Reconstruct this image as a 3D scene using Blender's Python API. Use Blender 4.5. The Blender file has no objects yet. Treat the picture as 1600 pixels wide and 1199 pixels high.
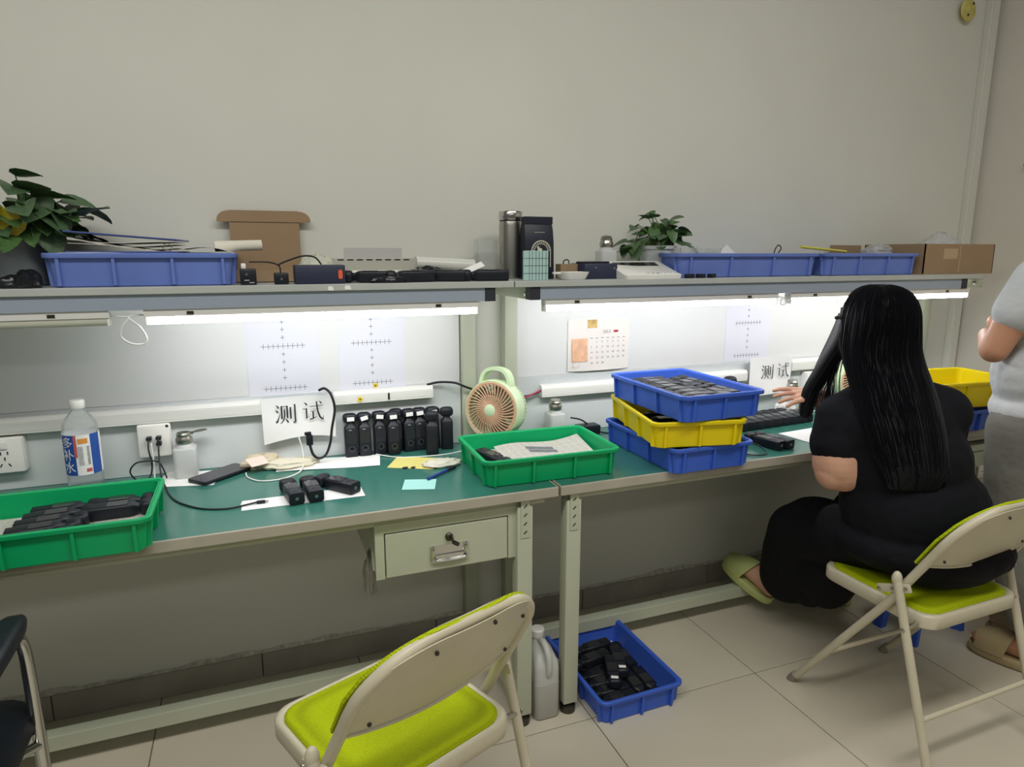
import bpy, bmesh, math, random
from mathutils import Vector, Matrix, Euler

random.seed(7)
scene = bpy.context.scene
COL = scene.collection
PI = math.pi
R = math.radians

# ------------------------------------------------------------------ camera, world, lights, exposure
cam_data = bpy.data.cameras.new('camera')
cam_data.sensor_fit = 'HORIZONTAL'
cam_data.sensor_width = 36.0
cam_data.lens = 36.0 * 1043.0 / 1600.0
cam_data.clip_start = 0.05
cam = bpy.data.objects.new('camera', cam_data)
COL.objects.link(cam)
cam.location = (0.0, 0.0, 1.40)
cam.rotation_euler = (R(90 - 11.0), 0.0, R(-21.2))
scene.camera = cam

world = bpy.data.worlds.new('world')
scene.world = world
world.use_nodes = True
world.node_tree.nodes['Background'].inputs[0].default_value = (1.0, 0.985, 0.93, 1.0)
world.node_tree.nodes['Background'].inputs[1].default_value = 0.115

def area_light(name, loc, sx, sy, power, col, rot=(0, 0, 0)):
    d = bpy.data.lights.new(name, 'AREA')
    d.shape = 'RECTANGLE'; d.size = sx; d.size_y = sy; d.energy = power; d.color = col
    o = bpy.data.objects.new(name, d); COL.objects.link(o)
    o.location = loc; o.rotation_euler = rot
    return o
# ceiling luminaires of the workshop, behind and above the photographer
area_light('ceiling_lamp_row', (0.2, 0.15, 3.10), 4.0, 0.5, 74, (1.0, 0.985, 0.93))
area_light('ceiling_lamp_row_rear', (-0.4, -2.4, 3.10), 4.0, 0.5, 27, (1.0, 0.985, 0.93))

vs = scene.view_settings
vs.view_transform = 'Standard'
vs.look = 'None'
vs.exposure = 0.0
vs.gamma = 1.0
vs.use_curve_mapping = False
TUBE_STRENGTH = 31.0

# ------------------------------------------------------------------ materials
def lin(c):
    if isinstance(c, str):
        c = tuple(int(c[i:i + 2], 16) / 255 for i in (0, 2, 4))
    return tuple((x / 12.92 if x <= 0.04045 else ((x + 0.055) / 1.055) ** 2.4) for x in c)

MATS = {}
def mat(name, col, rough=0.5, metal=0.0, spec=0.5, var=0.0, vscale=8.0, bump=0.0, bscale=60.0, trans=0.0,
        alpha=1.0, translucent=0.0, emit=None, coat=0.0, stretch=None, ior=1.45, bdist=0.004):
    if name in MATS:
        return MATS[name]
    m = bpy.data.materials.new(name); m.use_nodes = True
    nt = m.node_tree; b = nt.nodes['Principled BSDF']
    c = lin(col)
    b.inputs['Base Color'].default_value = (*c, 1)
    b.inputs['Roughness'].default_value = rough
    b.inputs['Metallic'].default_value = metal
    b.inputs['Specular IOR Level'].default_value = spec
    b.inputs['Transmission Weight'].default_value = trans
    b.inputs['IOR'].default_value = ior
    b.inputs['Alpha'].default_value = alpha
    b.inputs['Coat Weight'].default_value = coat
    tc = nt.nodes.new('ShaderNodeTexCoord')
    vec = tc.outputs['Object']
    if stretch:
        mp = nt.nodes.new('ShaderNodeMapping'); mp.inputs['Scale'].default_value = stretch
        nt.links.new(vec, mp.inputs['Vector']); vec = mp.outputs['Vector']
    if var > 0:
        n = nt.nodes.new('ShaderNodeTexNoise'); n.inputs['Scale'].default_value = vscale; n.inputs['Detail'].default_value = 5
        r = nt.nodes.new('ShaderNodeValToRGB')
        r.color_ramp.elements[0].position = 0.3; r.color_ramp.elements[1].position = 0.7
        r.color_ramp.elements[0].color = (*[x * (1 - var) for x in c], 1)
        r.color_ramp.elements[1].color = (*[min(1, x * (1 + var * 0.6)) for x in c], 1)
        nt.links.new(vec, n.inputs['Vector']); nt.links.new(n.outputs['Fac'], r.inputs['Fac'])
        nt.links.new(r.outputs['Color'], b.inputs['Base Color'])
    if bump > 0:
        n2 = nt.nodes.new('ShaderNodeTexNoise'); n2.inputs['Scale'].default_value = bscale; n2.inputs['Detail'].default_value = 3
        bp = nt.nodes.new('ShaderNodeBump'); bp.inputs['Strength'].default_value = bump; bp.inputs['Distance'].default_value = bdist
        nt.links.new(vec, n2.inputs['Vector']); nt.links.new(n2.outputs['Fac'], bp.inputs['Height'])
        nt.links.new(bp.outputs['Normal'], b.inputs['Normal'])
    if translucent > 0:
        t = nt.nodes.new('ShaderNodeBsdfTranslucent'); t.inputs['Color'].default_value = (*c, 1)
        mx = nt.nodes.new('ShaderNodeMixShader'); mx.inputs[0].default_value = translucent
        out = nt.nodes['Material Output']
        nt.links.new(b.outputs[0], mx.inputs[1]); nt.links.new(t.outputs[0], mx.inputs[2]); nt.links.new(mx.outputs[0], out.inputs['Surface'])
    if emit:
        b.inputs['Emission Color'].default_value = (*emit[0], 1); b.inputs['Emission Strength'].default_value = emit[1]
    MATS[name] = m
    return m

def mat_weave(name, col, scale=260.0):
    m = mat(name, col, rough=0.75, spec=0.2)
    nt = m.node_tree; b = nt.nodes['Principled BSDF']; c = lin(col)
    tc = nt.nodes.new('ShaderNodeTexCoord')
    v = nt.nodes.new('ShaderNodeTexVoronoi'); v.inputs['Scale'].default_value = scale; v.inputs['Randomness'].default_value = 0.15
    r = nt.nodes.new('ShaderNodeValToRGB')
    r.color_ramp.elements[0].position = 0.15; r.color_ramp.elements[1].position = 0.6
    r.color_ramp.elements[0].color = (*[x * 1.15 for x in c], 1); r.color_ramp.elements[1].color = (*[x * 0.62 for x in c], 1)
    nt.links.new(tc.outputs['Object'], v.inputs['Vector']); nt.links.new(v.outputs['Distance'], r.inputs['Fac'])
    nt.links.new(r.outputs['Color'], b.inputs['Base Color'])
    bp = nt.nodes.new('ShaderNodeBump'); bp.inputs['Strength'].default_value = 0.4; bp.inputs['Distance'].default_value = 0.002; bp.invert = True
    nt.links.new(v.outputs['Distance'], bp.inputs['Height']); nt.links.new(bp.outputs['Normal'], b.inputs['Normal'])
    return m

def mat_print(name, paper, ink, rows, cols, amount=0.5, swap=False):
    """paper carrying rows of small print: brick cells broken up by noise"""
    m = mat(name, paper, rough=0.8, spec=0.2)
    nt = m.node_tree; b = nt.nodes['Principled BSDF']
    tc = nt.nodes.new('ShaderNodeTexCoord'); mp = nt.nodes.new('ShaderNodeMapping')
    if swap: mp.inputs['Rotation'].default_value = (0, 0, PI / 2)
    br = nt.nodes.new('ShaderNodeTexBrick')
    br.inputs['Scale'].default_value = 1.0; br.inputs['Brick Width'].default_value = cols; br.inputs['Row Height'].default_value = rows
    br.inputs['Mortar Size'].default_value = rows * 0.27; br.inputs['Mortar Smooth'].default_value = 0.2
    br.inputs['Color1'].default_value = (1, 1, 1, 1); br.inputs['Color2'].default_value = (0.7, 0.7, 0.7, 1); br.inputs['Mortar'].default_value = (0, 0, 0, 1)
    n = nt.nodes.new('ShaderNodeTexNoise'); n.inputs['Scale'].default_value = 420
    mul = nt.nodes.new('ShaderNodeMath'); mul.operation = 'MULTIPLY'
    mul2 = nt.nodes.new('ShaderNodeMath'); mul2.operation = 'MULTIPLY'; mul2.inputs[1].default_value = amount * 1.8; mul2.use_clamp = True
    mx = nt.nodes.new('ShaderNodeMix'); mx.data_type = 'RGBA'
    mx.inputs[6].default_value = (*lin(paper), 1); mx.inputs[7].default_value = (*lin(ink), 1)
    L = nt.links.new
    L(tc.outputs['Object'], mp.inputs['Vector']); L(mp.outputs[0], br.inputs['Vector']); L(tc.outputs['Object'], n.inputs['Vector'])
    L(br.outputs['Color'], mul.inputs[0]); L(n.outputs['Fac'], mul.inputs[1]); L(mul.outputs[0], mul2.inputs[0])
    L(mul2.outputs[0], mx.inputs[0]); L(mx.outputs[2], b.inputs['Base Color'])
    return m

wall_m = mat('wall_paint', 'd8d8ce', 0.75, var=0.03, vscale=2.5, bump=0.05, bscale=90)
wall_low_m = mat('wall_paint_side', 'd6d1c6', 0.75, var=0.03, vscale=2.5, bump=0.05, bscale=90)
tile_m = mat('floor_tile', 'c9c1ae', 0.28, spec=0.45, var=0.06, vscale=2.2)
grout_m = mat('grout', '6b6459', 0.9)
skirt_m = mat('skirting_tile', '98938a', 0.55, var=0.18, vscale=6)
frame_m = mat('bench_metal', 'b9bda8', 0.45, spec=0.4, var=0.05, vscale=5)
beam_m = mat('shelf_beam_metal', '98a3b2', 0.4, spec=0.4)
shelf_m = mat('shelf_board', 'b4b8b4', 0.5, var=0.06, vscale=9)
deskgreen_m = mat('desk_laminate', '3a7468', 0.2, spec=0.75, var=0.05, vscale=3)
edge_m = mat('desk_edge', 'aca698', 0.5, var=0.08, vscale=12)
board_m = mat('backboard', 'e6e6e4', 0.45, spec=0.35)
board2_m = mat('backboard_lower', 'd3d8d8', 0.5, spec=0.3)
trunk_m = mat('trunking', 'e9e8e2', 0.4)
capblk_m = mat('end_cap_plastic', '2e3038', 0.5)
blackp_m = mat('black_plastic', '1a1d25', 0.42, spec=0.45)
blackg_m = mat('black_gloss', '101318', 0.12, spec=0.6)
screen_m = mat('screen_dull', '2b2c31', 0.16, spec=0.8)
white_m = mat('white_plastic', 'ecebe6', 0.35)
paper_m = mat('paper', 'f1f0ee', 0.75, spec=0.2)
paperl_m = mat('paper_lilac', 'e6e6ee', 0.75, spec=0.2)
ink_m = mat('ink', '33343a', 0.7, spec=0.2)
green_m = mat('green_tray_plastic', '0bb06c', 0.4, spec=0.4, translucent=0.16)
blue_m = mat('blue_tray_plastic', '4169d2', 0.4, spec=0.4, translucent=0.12)
blue2_m = mat('blue_tray_plastic_worn', '6d84cc', 0.5, spec=0.35, translucent=0.08, var=0.1, vscale=9)
yellow_m = mat('yellow_tray_plastic', 'f2dc12', 0.4, spec=0.4, translucent=0.16)
chair_m = mat('chair_enamel', 'c8c0a8', 0.33, spec=0.5, var=0.05, vscale=14)
lime_m = mat_weave('lime_mesh_fabric', 'b9c90c')
chrome_m = mat('chrome', 'c9c9c6', 0.18, metal=1.0)
steel_m = mat('brushed_steel', 'b8b5ac', 0.3, metal=1.0, var=0.1, vscale=30, stretch=(1, 1, 0.05))
dsteel_m = mat('dark_metal', '55524c', 0.35, metal=0.9)
glassy_m = mat('clear_plastic', 'f4f7f7', 0.08, trans=0.9, alpha=0.55, ior=1.2)
frost_m = mat('frosted_plastic', 'e3e5e3', 0.35, translucent=0.35)
card_m = mat('cardboard', '9c8468', 0.8, spec=0.15, var=0.05, vscale=7)
leaf_m = mat('leaf', '4a6444', 0.4, spec=0.4, var=0.3, vscale=14)
leafy_m = mat('leaf_yellow', 'b5a52a', 0.45, var=0.2, vscale=18)
stem_m = mat('stem', '55703c', 0.6)
pot1_m = mat('pot_grey', '7d8486', 0.4)
pot2_m = mat('pot_pale', 'c3c9c8', 0.35)
soil_m = mat('soil', '2e261f', 0.95, var=0.4, vscale=60)
skin_m = mat('skin', 'cf9f86', 0.5, spec=0.35, var=0.05, vscale=12)
skin2_m = mat('skin_tan', 'c08e70', 0.5, spec=0.35, var=0.06, vscale=12)
blackcloth_m = mat('black_cotton', '16171c', 0.85, spec=0.15, var=0.12, vscale=7, bump=0.8, bscale=6, bdist=0.035)
blackpant_m = mat('black_trousers', '101114', 0.8, spec=0.2, bump=0.8, bscale=7, bdist=0.03)
hair_m = mat('black_hair', '0d0e13', 0.5, spec=0.3, bump=0.12, bscale=60, stretch=(5, 5, 0.08))
tee_m = mat('pale_tee', 'c3c6c8', 0.85, spec=0.15, bump=0.7, bscale=9, bdist=0.02)
greypant_m = mat('grey_trousers', '77766f', 0.85, spec=0.15, var=0.08, vscale=9, bump=0.8, bscale=9, bdist=0.02)
slide_m = mat('green_foam', 'bcc47c', 0.6)
slide2_m = mat('tan_foam', 'b5a27a', 0.6, var=0.06)
fan_m = mat('fan_mint', 'cfe3bb', 0.4)
fantan_m = mat('fan_tan', 'd2a98a', 0.45)
fandark_m = mat('fan_inside', '85775f', 0.6)
news_m = mat_print('newspaper', 'd9d6cc', '4a4a48', 0.0052, 0.05, 0.75)
yellowpaper_m = mat_print('yellow_form', 'e9df8a', '8a7c3c', 0.006, 0.09, 0.45, swap=True)
tissue_m = mat('tissue', 'f0efec', 0.8, spec=0.2, bump=0.8, bscale=70, translucent=0.2)
bag_m = mat('thin_plastic_bag', 'dde0de', 0.25, alpha=0.45, bump=0.7, bscale=40)
tube_m = mat('lamp_tube_lit', 'ffffff', 0.4, emit=((0.97, 0.97, 1.0), TUBE_STRENGTH))
tubeoff_m = mat('lamp_tube_unlit', 'd8d7cb', 0.35)
lampbody_m = mat('lamp_housing', 'dcdbd8', 0.4)
glove_m = mat('beige_cloth', 'c9bca2', 0.85, bump=0.6, bscale=40)
mint_m = mat('mint_card', 'a9c9c4', 0.5)
redink_m = mat('red_ink', 'd0605c', 0.7)
blueink_m = mat('label_blue', '2c55a8', 0.4)
orange_m = mat('orange_red', 'e8623c', 0.5)
navy_m = mat('navy_box', '2c3148', 0.5)
binder_m = mat('binder_blue', '3f4f8e', 0.45)

# ------------------------------------------------------------------ mesh builder
def smooth_path(pts, n=8, closed=False):
    P = [Vector(p) for p in pts]; out = []; N = len(P)
    rng = range(N if closed else N - 1)
    for i in rng:
        if closed:
            p0, p1, p2, p3 = P[(i - 1) % N], P[i], P[(i + 1) % N], P[(i + 2) % N]
        else:
            p0, p1, p2, p3 = P[max(i - 1, 0)], P[i], P[i + 1], P[min(i + 2, N - 1)]
        for k in range(n):
            t = k / n
            out.append(0.5 * ((2 * p1) + (-p0 + p2) * t + (2 * p0 - 5 * p1 + 4 * p2 - p3) * t * t + (-p0 + 3 * p1 - 3 * p2 + p3) * t ** 3))
    if not closed: out.append(P[-1])
    return out

def rrect(w, d, r, n=4, cx=0, cy=0):
    r = min(r, 0.49 * w, 0.49 * d)
    pts = []
    for sx, sy, a0 in ((1, 1, 0), (-1, 1, 90), (-1, -1, 180), (1, -1, 270)):
        for k in range(n + 1):
            a = R(a0 + 90 * k / n)
            pts.append((cx + sx * (w / 2 - r) + r * math.cos(a), cy + sy * (d / 2 - r) + r * math.sin(a)))
    return pts

class MB:
    def __init__(s, m=None):
        s.v = []; s.f = []; s.m = m or Matrix()
    def add(s, vs, fs, m=None):
        b = len(s.v); M = s.m @ m if m is not None else s.m
        s.v += [M @ Vector(p) for p in vs]
        s.f += [tuple(b + i for i in f) for f in fs]
        return s
    def loops(s, Ls, cap0=True, cap1=True, m=None, closed=True):
        n = len(Ls[0]); vs = [p for L in Ls for p in L]; fs = []
        for i in range(len(Ls) - 1):
            for j in range(n if closed else n - 1):
                a, b2 = i * n + j, i * n + (j + 1) % n
                fs.append((a, b2, b2 + n, a + n))
        if cap0: fs.append(tuple(range(n - 1, -1, -1)))
        if cap1: fs.append(tuple(range((len(Ls) - 1) * n, len(Ls) * n)))
        return s.add(vs, fs, m)
    def box(s, x0, x1, y0, y1, z0, z1, b=0.0, m=None):
        if b <= 0:
            vs = [(x, y, z) for z in (z0, z1) for y in (y0, y1) for x in (x0, x1)]
            return s.add(vs, [(0, 2, 3, 1), (4, 5, 7, 6), (0, 1, 5, 4), (2, 6, 7, 3), (0, 4, 6, 2), (1, 3, 7, 5)], m)
        w, d, cx, cy = x1 - x0, y1 - y0, (x0 + x1) / 2, (y0 + y1) / 2
        b = min(b, w / 2.01, d / 2.01, (z1 - z0) / 2.01)
        Ls = []
        for z, ins in ((z0, b), (z0 + b * .3, b * .3), (z0 + b, 0), (z1 - b, 0), (z1 - b * .3, b * .3), (z1, b)):
            rr = max(b - ins, b * .15)
            Ls.append([(x, y, z) for x, y in rrect(w - 2 * ins, d - 2 * ins, rr, 2, cx, cy)])
        return s.loops(Ls, m=m)
    def rprism(s, w, d, r, z0, z1, b=0.0, n=5, cx=0, cy=0, m=None):
        if b > 0:
            sp = ((z0, b), (z0 + b * .3, b * .3), (z0 + b, 0), (z1 - b, 0), (z1 - b * .3, b * .3), (z1, b))
        else:
            sp = ((z0, 0), (z1, 0))
        return s.loops([[(x, y, z) for x, y in rrect(w - 2 * i, d - 2 * i, max(r - i, r * .2), n, cx, cy)] for z, i in sp], m=m)
    def prism(s, poly, z0, z1, m=None):
        return s.loops([[(x, y, z0) for x, y in poly], [(x, y, z1) for x, y in poly]], m=m)
    def lathe(s, prof, n=24, m=None, cap0=True, cap1=True):
        return s.loops([[(r * math.cos(2 * PI * k / n), r * math.sin(2 * PI * k / n), z) for k in range(n)] for r, z in prof], cap0, cap1, m)
    def tube(s, pts, r, n=8, closed=False, m=None):
        P = [Vector(p) for p in pts]; N = len(P)
        rs = r if isinstance(r, (list, tuple)) else [r] * N
        up = None; Ls = []
        for i in range(N):
            if closed: t = P[(i + 1) % N] - P[i - 1]
            else: t = P[min(i + 1, N - 1)] - P[max(i - 1, 0)]
            if t.length < 1e-9: t = Vector((0, 0, 1))
            t.normalize()
            if up is None:
                up = t.orthogonal().normalized()
            else:
                up = (up - t * up.dot(t))
                up = up.normalized() if up.length > 1e-6 else t.orthogonal().normalized()
            sd = t.cross(up)
            Ls.append([tuple(P[i] + (up * math.cos(2 * PI * k / n) + sd * math.sin(2 * PI * k / n)) * rs[i]) for k in range(n)])
        if closed:
            Ls.append(Ls[0]); return s.loops(Ls, False, False, m)
        return s.loops(Ls, True, True, m)
    def cyl(s, p0, p1, r, r1=None, n=16, m=None):
        return s.tube([p0, p1], [r, r if r1 is None else r1], n, m=m)
    def capsule(s, p0, p1, r0, r1, n=20, k=6):
        p0, p1 = Vector(p0), Vector(p1); d = p1 - p0; L = d.length; d.normalize()
        q = d.to_track_quat('Z', 'Y').to_matrix().to_4x4(); q.translation = p0
        pr = [(max(r0 * math.cos(a), 1e-4), r0 * math.sin(a)) for a in [(-PI / 2) + (PI / 2) * i / k for i in range(k + 1)]]
        pr += [(max(r1 * math.cos(a), 1e-4), L + r1 * math.sin(a)) for a in [(PI / 2) * i / k for i in range(k + 1)]]
        return s.lathe(pr, n, q)
    def sell(s, c, rad, e1=1.0, e2=1.0, nu=20, nv=12, rot=None):
        f = lambda w, e: math.copysign(abs(w) ** e, w)
        Ls = []
        for i in range(nv + 1):
            v = -PI / 2 + PI * i / nv; v = max(min(v, PI / 2 - .03), -PI / 2 + .03)
            Ls.append([(rad[0] * f(math.cos(v), e1) * f(math.cos(u), e2), rad[1] * f(math.cos(v), e1) * f(math.sin(u), e2), rad[2] * f(math.sin(v), e1)) for u in [2 * PI * k / nu for k in range(nu)]])
        M = Matrix.Translation(Vector(c))
        if rot is not None: M = M @ rot
        return s.loops(Ls, True, True, M)
    def grid(s, fn, nu, nv, thick=0.0, m=None):
        vs = [tuple(fn(i / nu, j / nv)) for j in range(nv + 1) for i in range(nu + 1)]
        w = nu + 1
        fs = [(j * w + i, j * w + i + 1, (j + 1) * w + i + 1, (j + 1) * w + i) for j in range(nv) for i in range(nu)]
        if thick:
            b = len(vs); nrm = (Vector(vs[1]) - Vector(vs[0])).cross(Vector(vs[w]) - Vector(vs[0])).normalized() * thick
            vs2 = [tuple(Vector(p) - nrm) for p in vs]
            fs2 = [tuple(b + k for k in reversed(f)) for f in fs]
            ring = [i for i in range(w)] + [j * w + nu for j in range(1, nv + 1)] + [nv * w + i for i in range(nu - 1, -1, -1)] + [j * w for j in range(nv - 1, 0, -1)]
            fs3 = [(ring[k], b + ring[k], b + ring[(k + 1) % len(ring)], ring[(k + 1) % len(ring)]) for k in range(len(ring))]
            return s.add(vs + vs2, fs + fs2 + fs3, m)
        return s.add(vs, fs, m)
    def mesh(s, name, material, smooth=40):
        me = bpy.data.meshes.new(name)
        me.from_pydata([tuple(p) for p in s.v], [], s.f)
        me.materials.append(material)
        bm = bmesh.new(); bm.from_mesh(me); bmesh.ops.recalc_face_normals(bm, faces=bm.faces); bm.to_mesh(me); bm.free()
        if smooth:
            me.polygons.foreach_set('use_smooth', [True] * len(me.polygons))
            me.set_sharp_from_angle(angle=R(smooth))
        me.update()
        return me
    def build(s, name, material, parent=None, smooth=40, mtx=None):
        return put(name, s.mesh(name, material, smooth), parent, mtx)

def put(name, me, parent=None, mtx=None):
    o = bpy.data.objects.new(name, me); COL.objects.link(o)
    if parent is not None: o.parent = parent
    if mtx is not None: o.matrix_basis = mtx
    return o

def tag(o, label=None, cat=None, group=None, kind=None):
    if label: o['label'] = label
    if cat: o['category'] = cat
    if group: o['group'] = group
    if kind: o['kind'] = kind
    return o

def thing(name, label, cat, loc=(0, 0, 0), rz=0.0, group=None, mtx=None):
    o = bpy.data.objects.new(name, None); COL.objects.link(o)
    o.empty_display_size = 0.05
    if mtx is not None: o.matrix_basis = mtx
    else: o.location = loc; o.rotation_euler = (0, 0, rz)
    return tag(o, label, cat, group)

def copy_tree(root, label=None, mtx=None, group=None):
    def rec(o, p):
        c = o.copy(); COL.objects.link(c)
        if p is not None: c.parent = p
        for ch in KIDS.get(o.name, ()): rec(ch, c)
        return c
    r = rec(root, None)
    if mtx is not None: r.matrix_basis = mtx
    if label: r['label'] = label
    if group: r['group'] = group
    return r
KIDS = {}
def note_kids(root):
    """remember the children of a prototype so that copying never walks the whole scene"""
    KIDS.clear()
    for o in list(COL.objects):
        if o.parent is not None: KIDS.setdefault(o.parent.name, []).append(o)

def one(name, mb, m, label, cat, group=None, smooth=40, mtx=None):
    return tag(mb.build(name, m, None, smooth, mtx), label, cat, group)

def T(x, y, z): return Matrix.Translation((x, y, z))
def RX(a): return Matrix.Rotation(R(a), 4, 'X')
def RY(a): return Matrix.Rotation(R(a), 4, 'Y')
def RZ(a): return Matrix.Rotation(R(a), 4, 'Z')
FRONT = RX(90)      # drawing plane XY -> XZ, facing the room

def text_mesh(body, size, material, extrude=0.0, align='CENTER'):
    c = bpy.data.curves.new('lettering', 'FONT'); c.body = body; c.size = size; c.extrude = extrude
    c.align_x = align; c.align_y = 'CENTER'; c.resolution_u = 2
    o = bpy.data.objects.new('lettering', c); COL.objects.link(o)
    dg = bpy.context.evaluated_depsgraph_get()
    me = bpy.data.meshes.new_from_object(o.evaluated_get(dg))
    bpy.data.objects.remove(o); bpy.data.curves.remove(c)
    me.materials.clear(); me.materials.append(material); me.name = 'lettering'
    return me

def remeshed(name, mb, material, voxel, smooth_it, parent):
    tmp = bpy.data.objects.new('tmp', mb.mesh('tmp', material, 0)); COL.objects.link(tmp)
    md = tmp.modifiers.new('r', 'REMESH'); md.mode = 'VOXEL'; md.voxel_size = voxel; md.use_smooth_shade = True
    sm = tmp.modifiers.new('s', 'SMOOTH'); sm.factor = 0.5; sm.iterations = smooth_it
    dg = bpy.context.evaluated_depsgraph_get()
    me = bpy.data.meshes.new_from_object(tmp.evaluated_get(dg)); me.name = name
    old = tmp.data; bpy.data.objects.remove(tmp); bpy.data.meshes.remove(old)
    me.materials.clear(); me.materials.append(material)
    me.polygons.foreach_set('use_smooth', [True] * len(me.polygons))
    return put(name, me, parent)

# ------------------------------------------------------------------ the room
WY = 2.20          # face of the long wall
def struct(name, mb, m, label=None, parent=None, smooth=0):
    o = mb.build(name, m, parent, smooth)
    if parent is None: tag(o, label, None, None, 'structure')
    return o
struct('wall_back', MB().box(-4.0, 3.25, WY, WY + 0.12, 0, 3.0), wall_m, 'long off-white plastered wall behind the two workbenches')
struct('wall_right', MB().box(3.13, 3.25, -3.4, WY, 0, 3.0), wall_low_m, 'off-white side wall past the end of the bench')
floor = struct('floor', MB().box(-4.0, 3.25, -3.4, WY + 0.12, -0.05, -0.002), grout_m, 'floor of large beige ceramic tiles with thin dark joints')
tw, td, jt = 0.6217, 0.615, 0.0032
tile_me = MB().box(jt / 2, tw - jt / 2, jt / 2, td - jt / 2, -0.012, 0.0, 0.0012).mesh('tile', tile_m, 0)
cuty = MB().box(jt / 2, tw - jt / 2, jt / 2, WY - 1.605 - 0.001, -0.012, 0.0, 0.0012).mesh('tile', tile_m, 0)
for i in range(-6, 6):
    for j in range(-5, 4):
        x, y = -0.357 + i * tw, 0.375 - td + j * td
        if x + tw > 3.75 or x < -4.1 or y < -3.4 or y + td > 2.35: continue
        if x + tw > 3.13: continue
        put('tile', tile_me if y + td <= WY else cuty, floor, T(x, y, 0))
# cut tiles along the right wall
cutx = MB().box(jt / 2, 3.13 - 2.7515 - jt / 2, jt / 2, td - jt / 2, -0.012, 0.0, 0.0012).mesh('tile', tile_m, 0)
for j in range(-5, 4):
    y = 0.375 - td + j * td
    if -3.4 <= y: put('tile', cutx if y + td <= WY else MB().box(jt / 2, 3.13 - 2.7515 - jt / 2, jt / 2, WY - 1.605 - 0.001, -0.012, 0.0, 0.0012).mesh('tile', tile_m, 0), floor, T(2.7515, y, 0))
# skirting of dark ceramic strips
skirt = struct('baseboard_back', MB().box(-4.0, 3.13, WY - 0.004, WY, 0, 0.082), grout_m, 'dark grey ceramic skirting along the foot of the long wall')
sk = MB().box(0.0015, 0.5985, -0.011, 0, 0.001, 0.084, 0.0015).mesh('skirting_tile', skirt_m, 0)
for i in range(-7, 5):
    x = -0.05 + 0.6 * i
    if x + 0.6 <= 3.13: put('skirting_tile', sk, skirt, T(x, WY - 0.004, 0))
put('skirting_tile', MB().box(0.0015, 0.178, -0.011, 0, 0.001, 0.084, 0.0015).mesh('skirting_tile', skirt_m, 0), skirt, T(2.95, WY - 0.004, 0))
def ragged(u, v):
    x = -4 + 7.1 * u
    h = 0.010 + 0.008 * math.sin(x * 11) * math.sin(x * 3.1) + 0.004 * math.sin(x * 47)
    return (x, WY - 0.010 + 0.009 * v, 0.0835 + h * v)
struct('plaster_edge', MB().grid(ragged, 180, 2), mat('rough_plaster', 'c6c1b6', 0.9, var=0.3, vscale=60, bump=0.8, bscale=120), parent=skirt)
trim = struct('trim_1', MB().box(3.062, 3.115, WY - 0.028, WY, 0, 3.0, 0.003), mat('conduit_white', 'd8d7cc', 0.5), 'white vertical cable conduit in the corner of the room')
struct('conduit_lid', MB().box(3.070, 3.107, WY - 0.031, WY - 0.028, 0, 3.0), MATS['conduit_white'], parent=trim)

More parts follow.
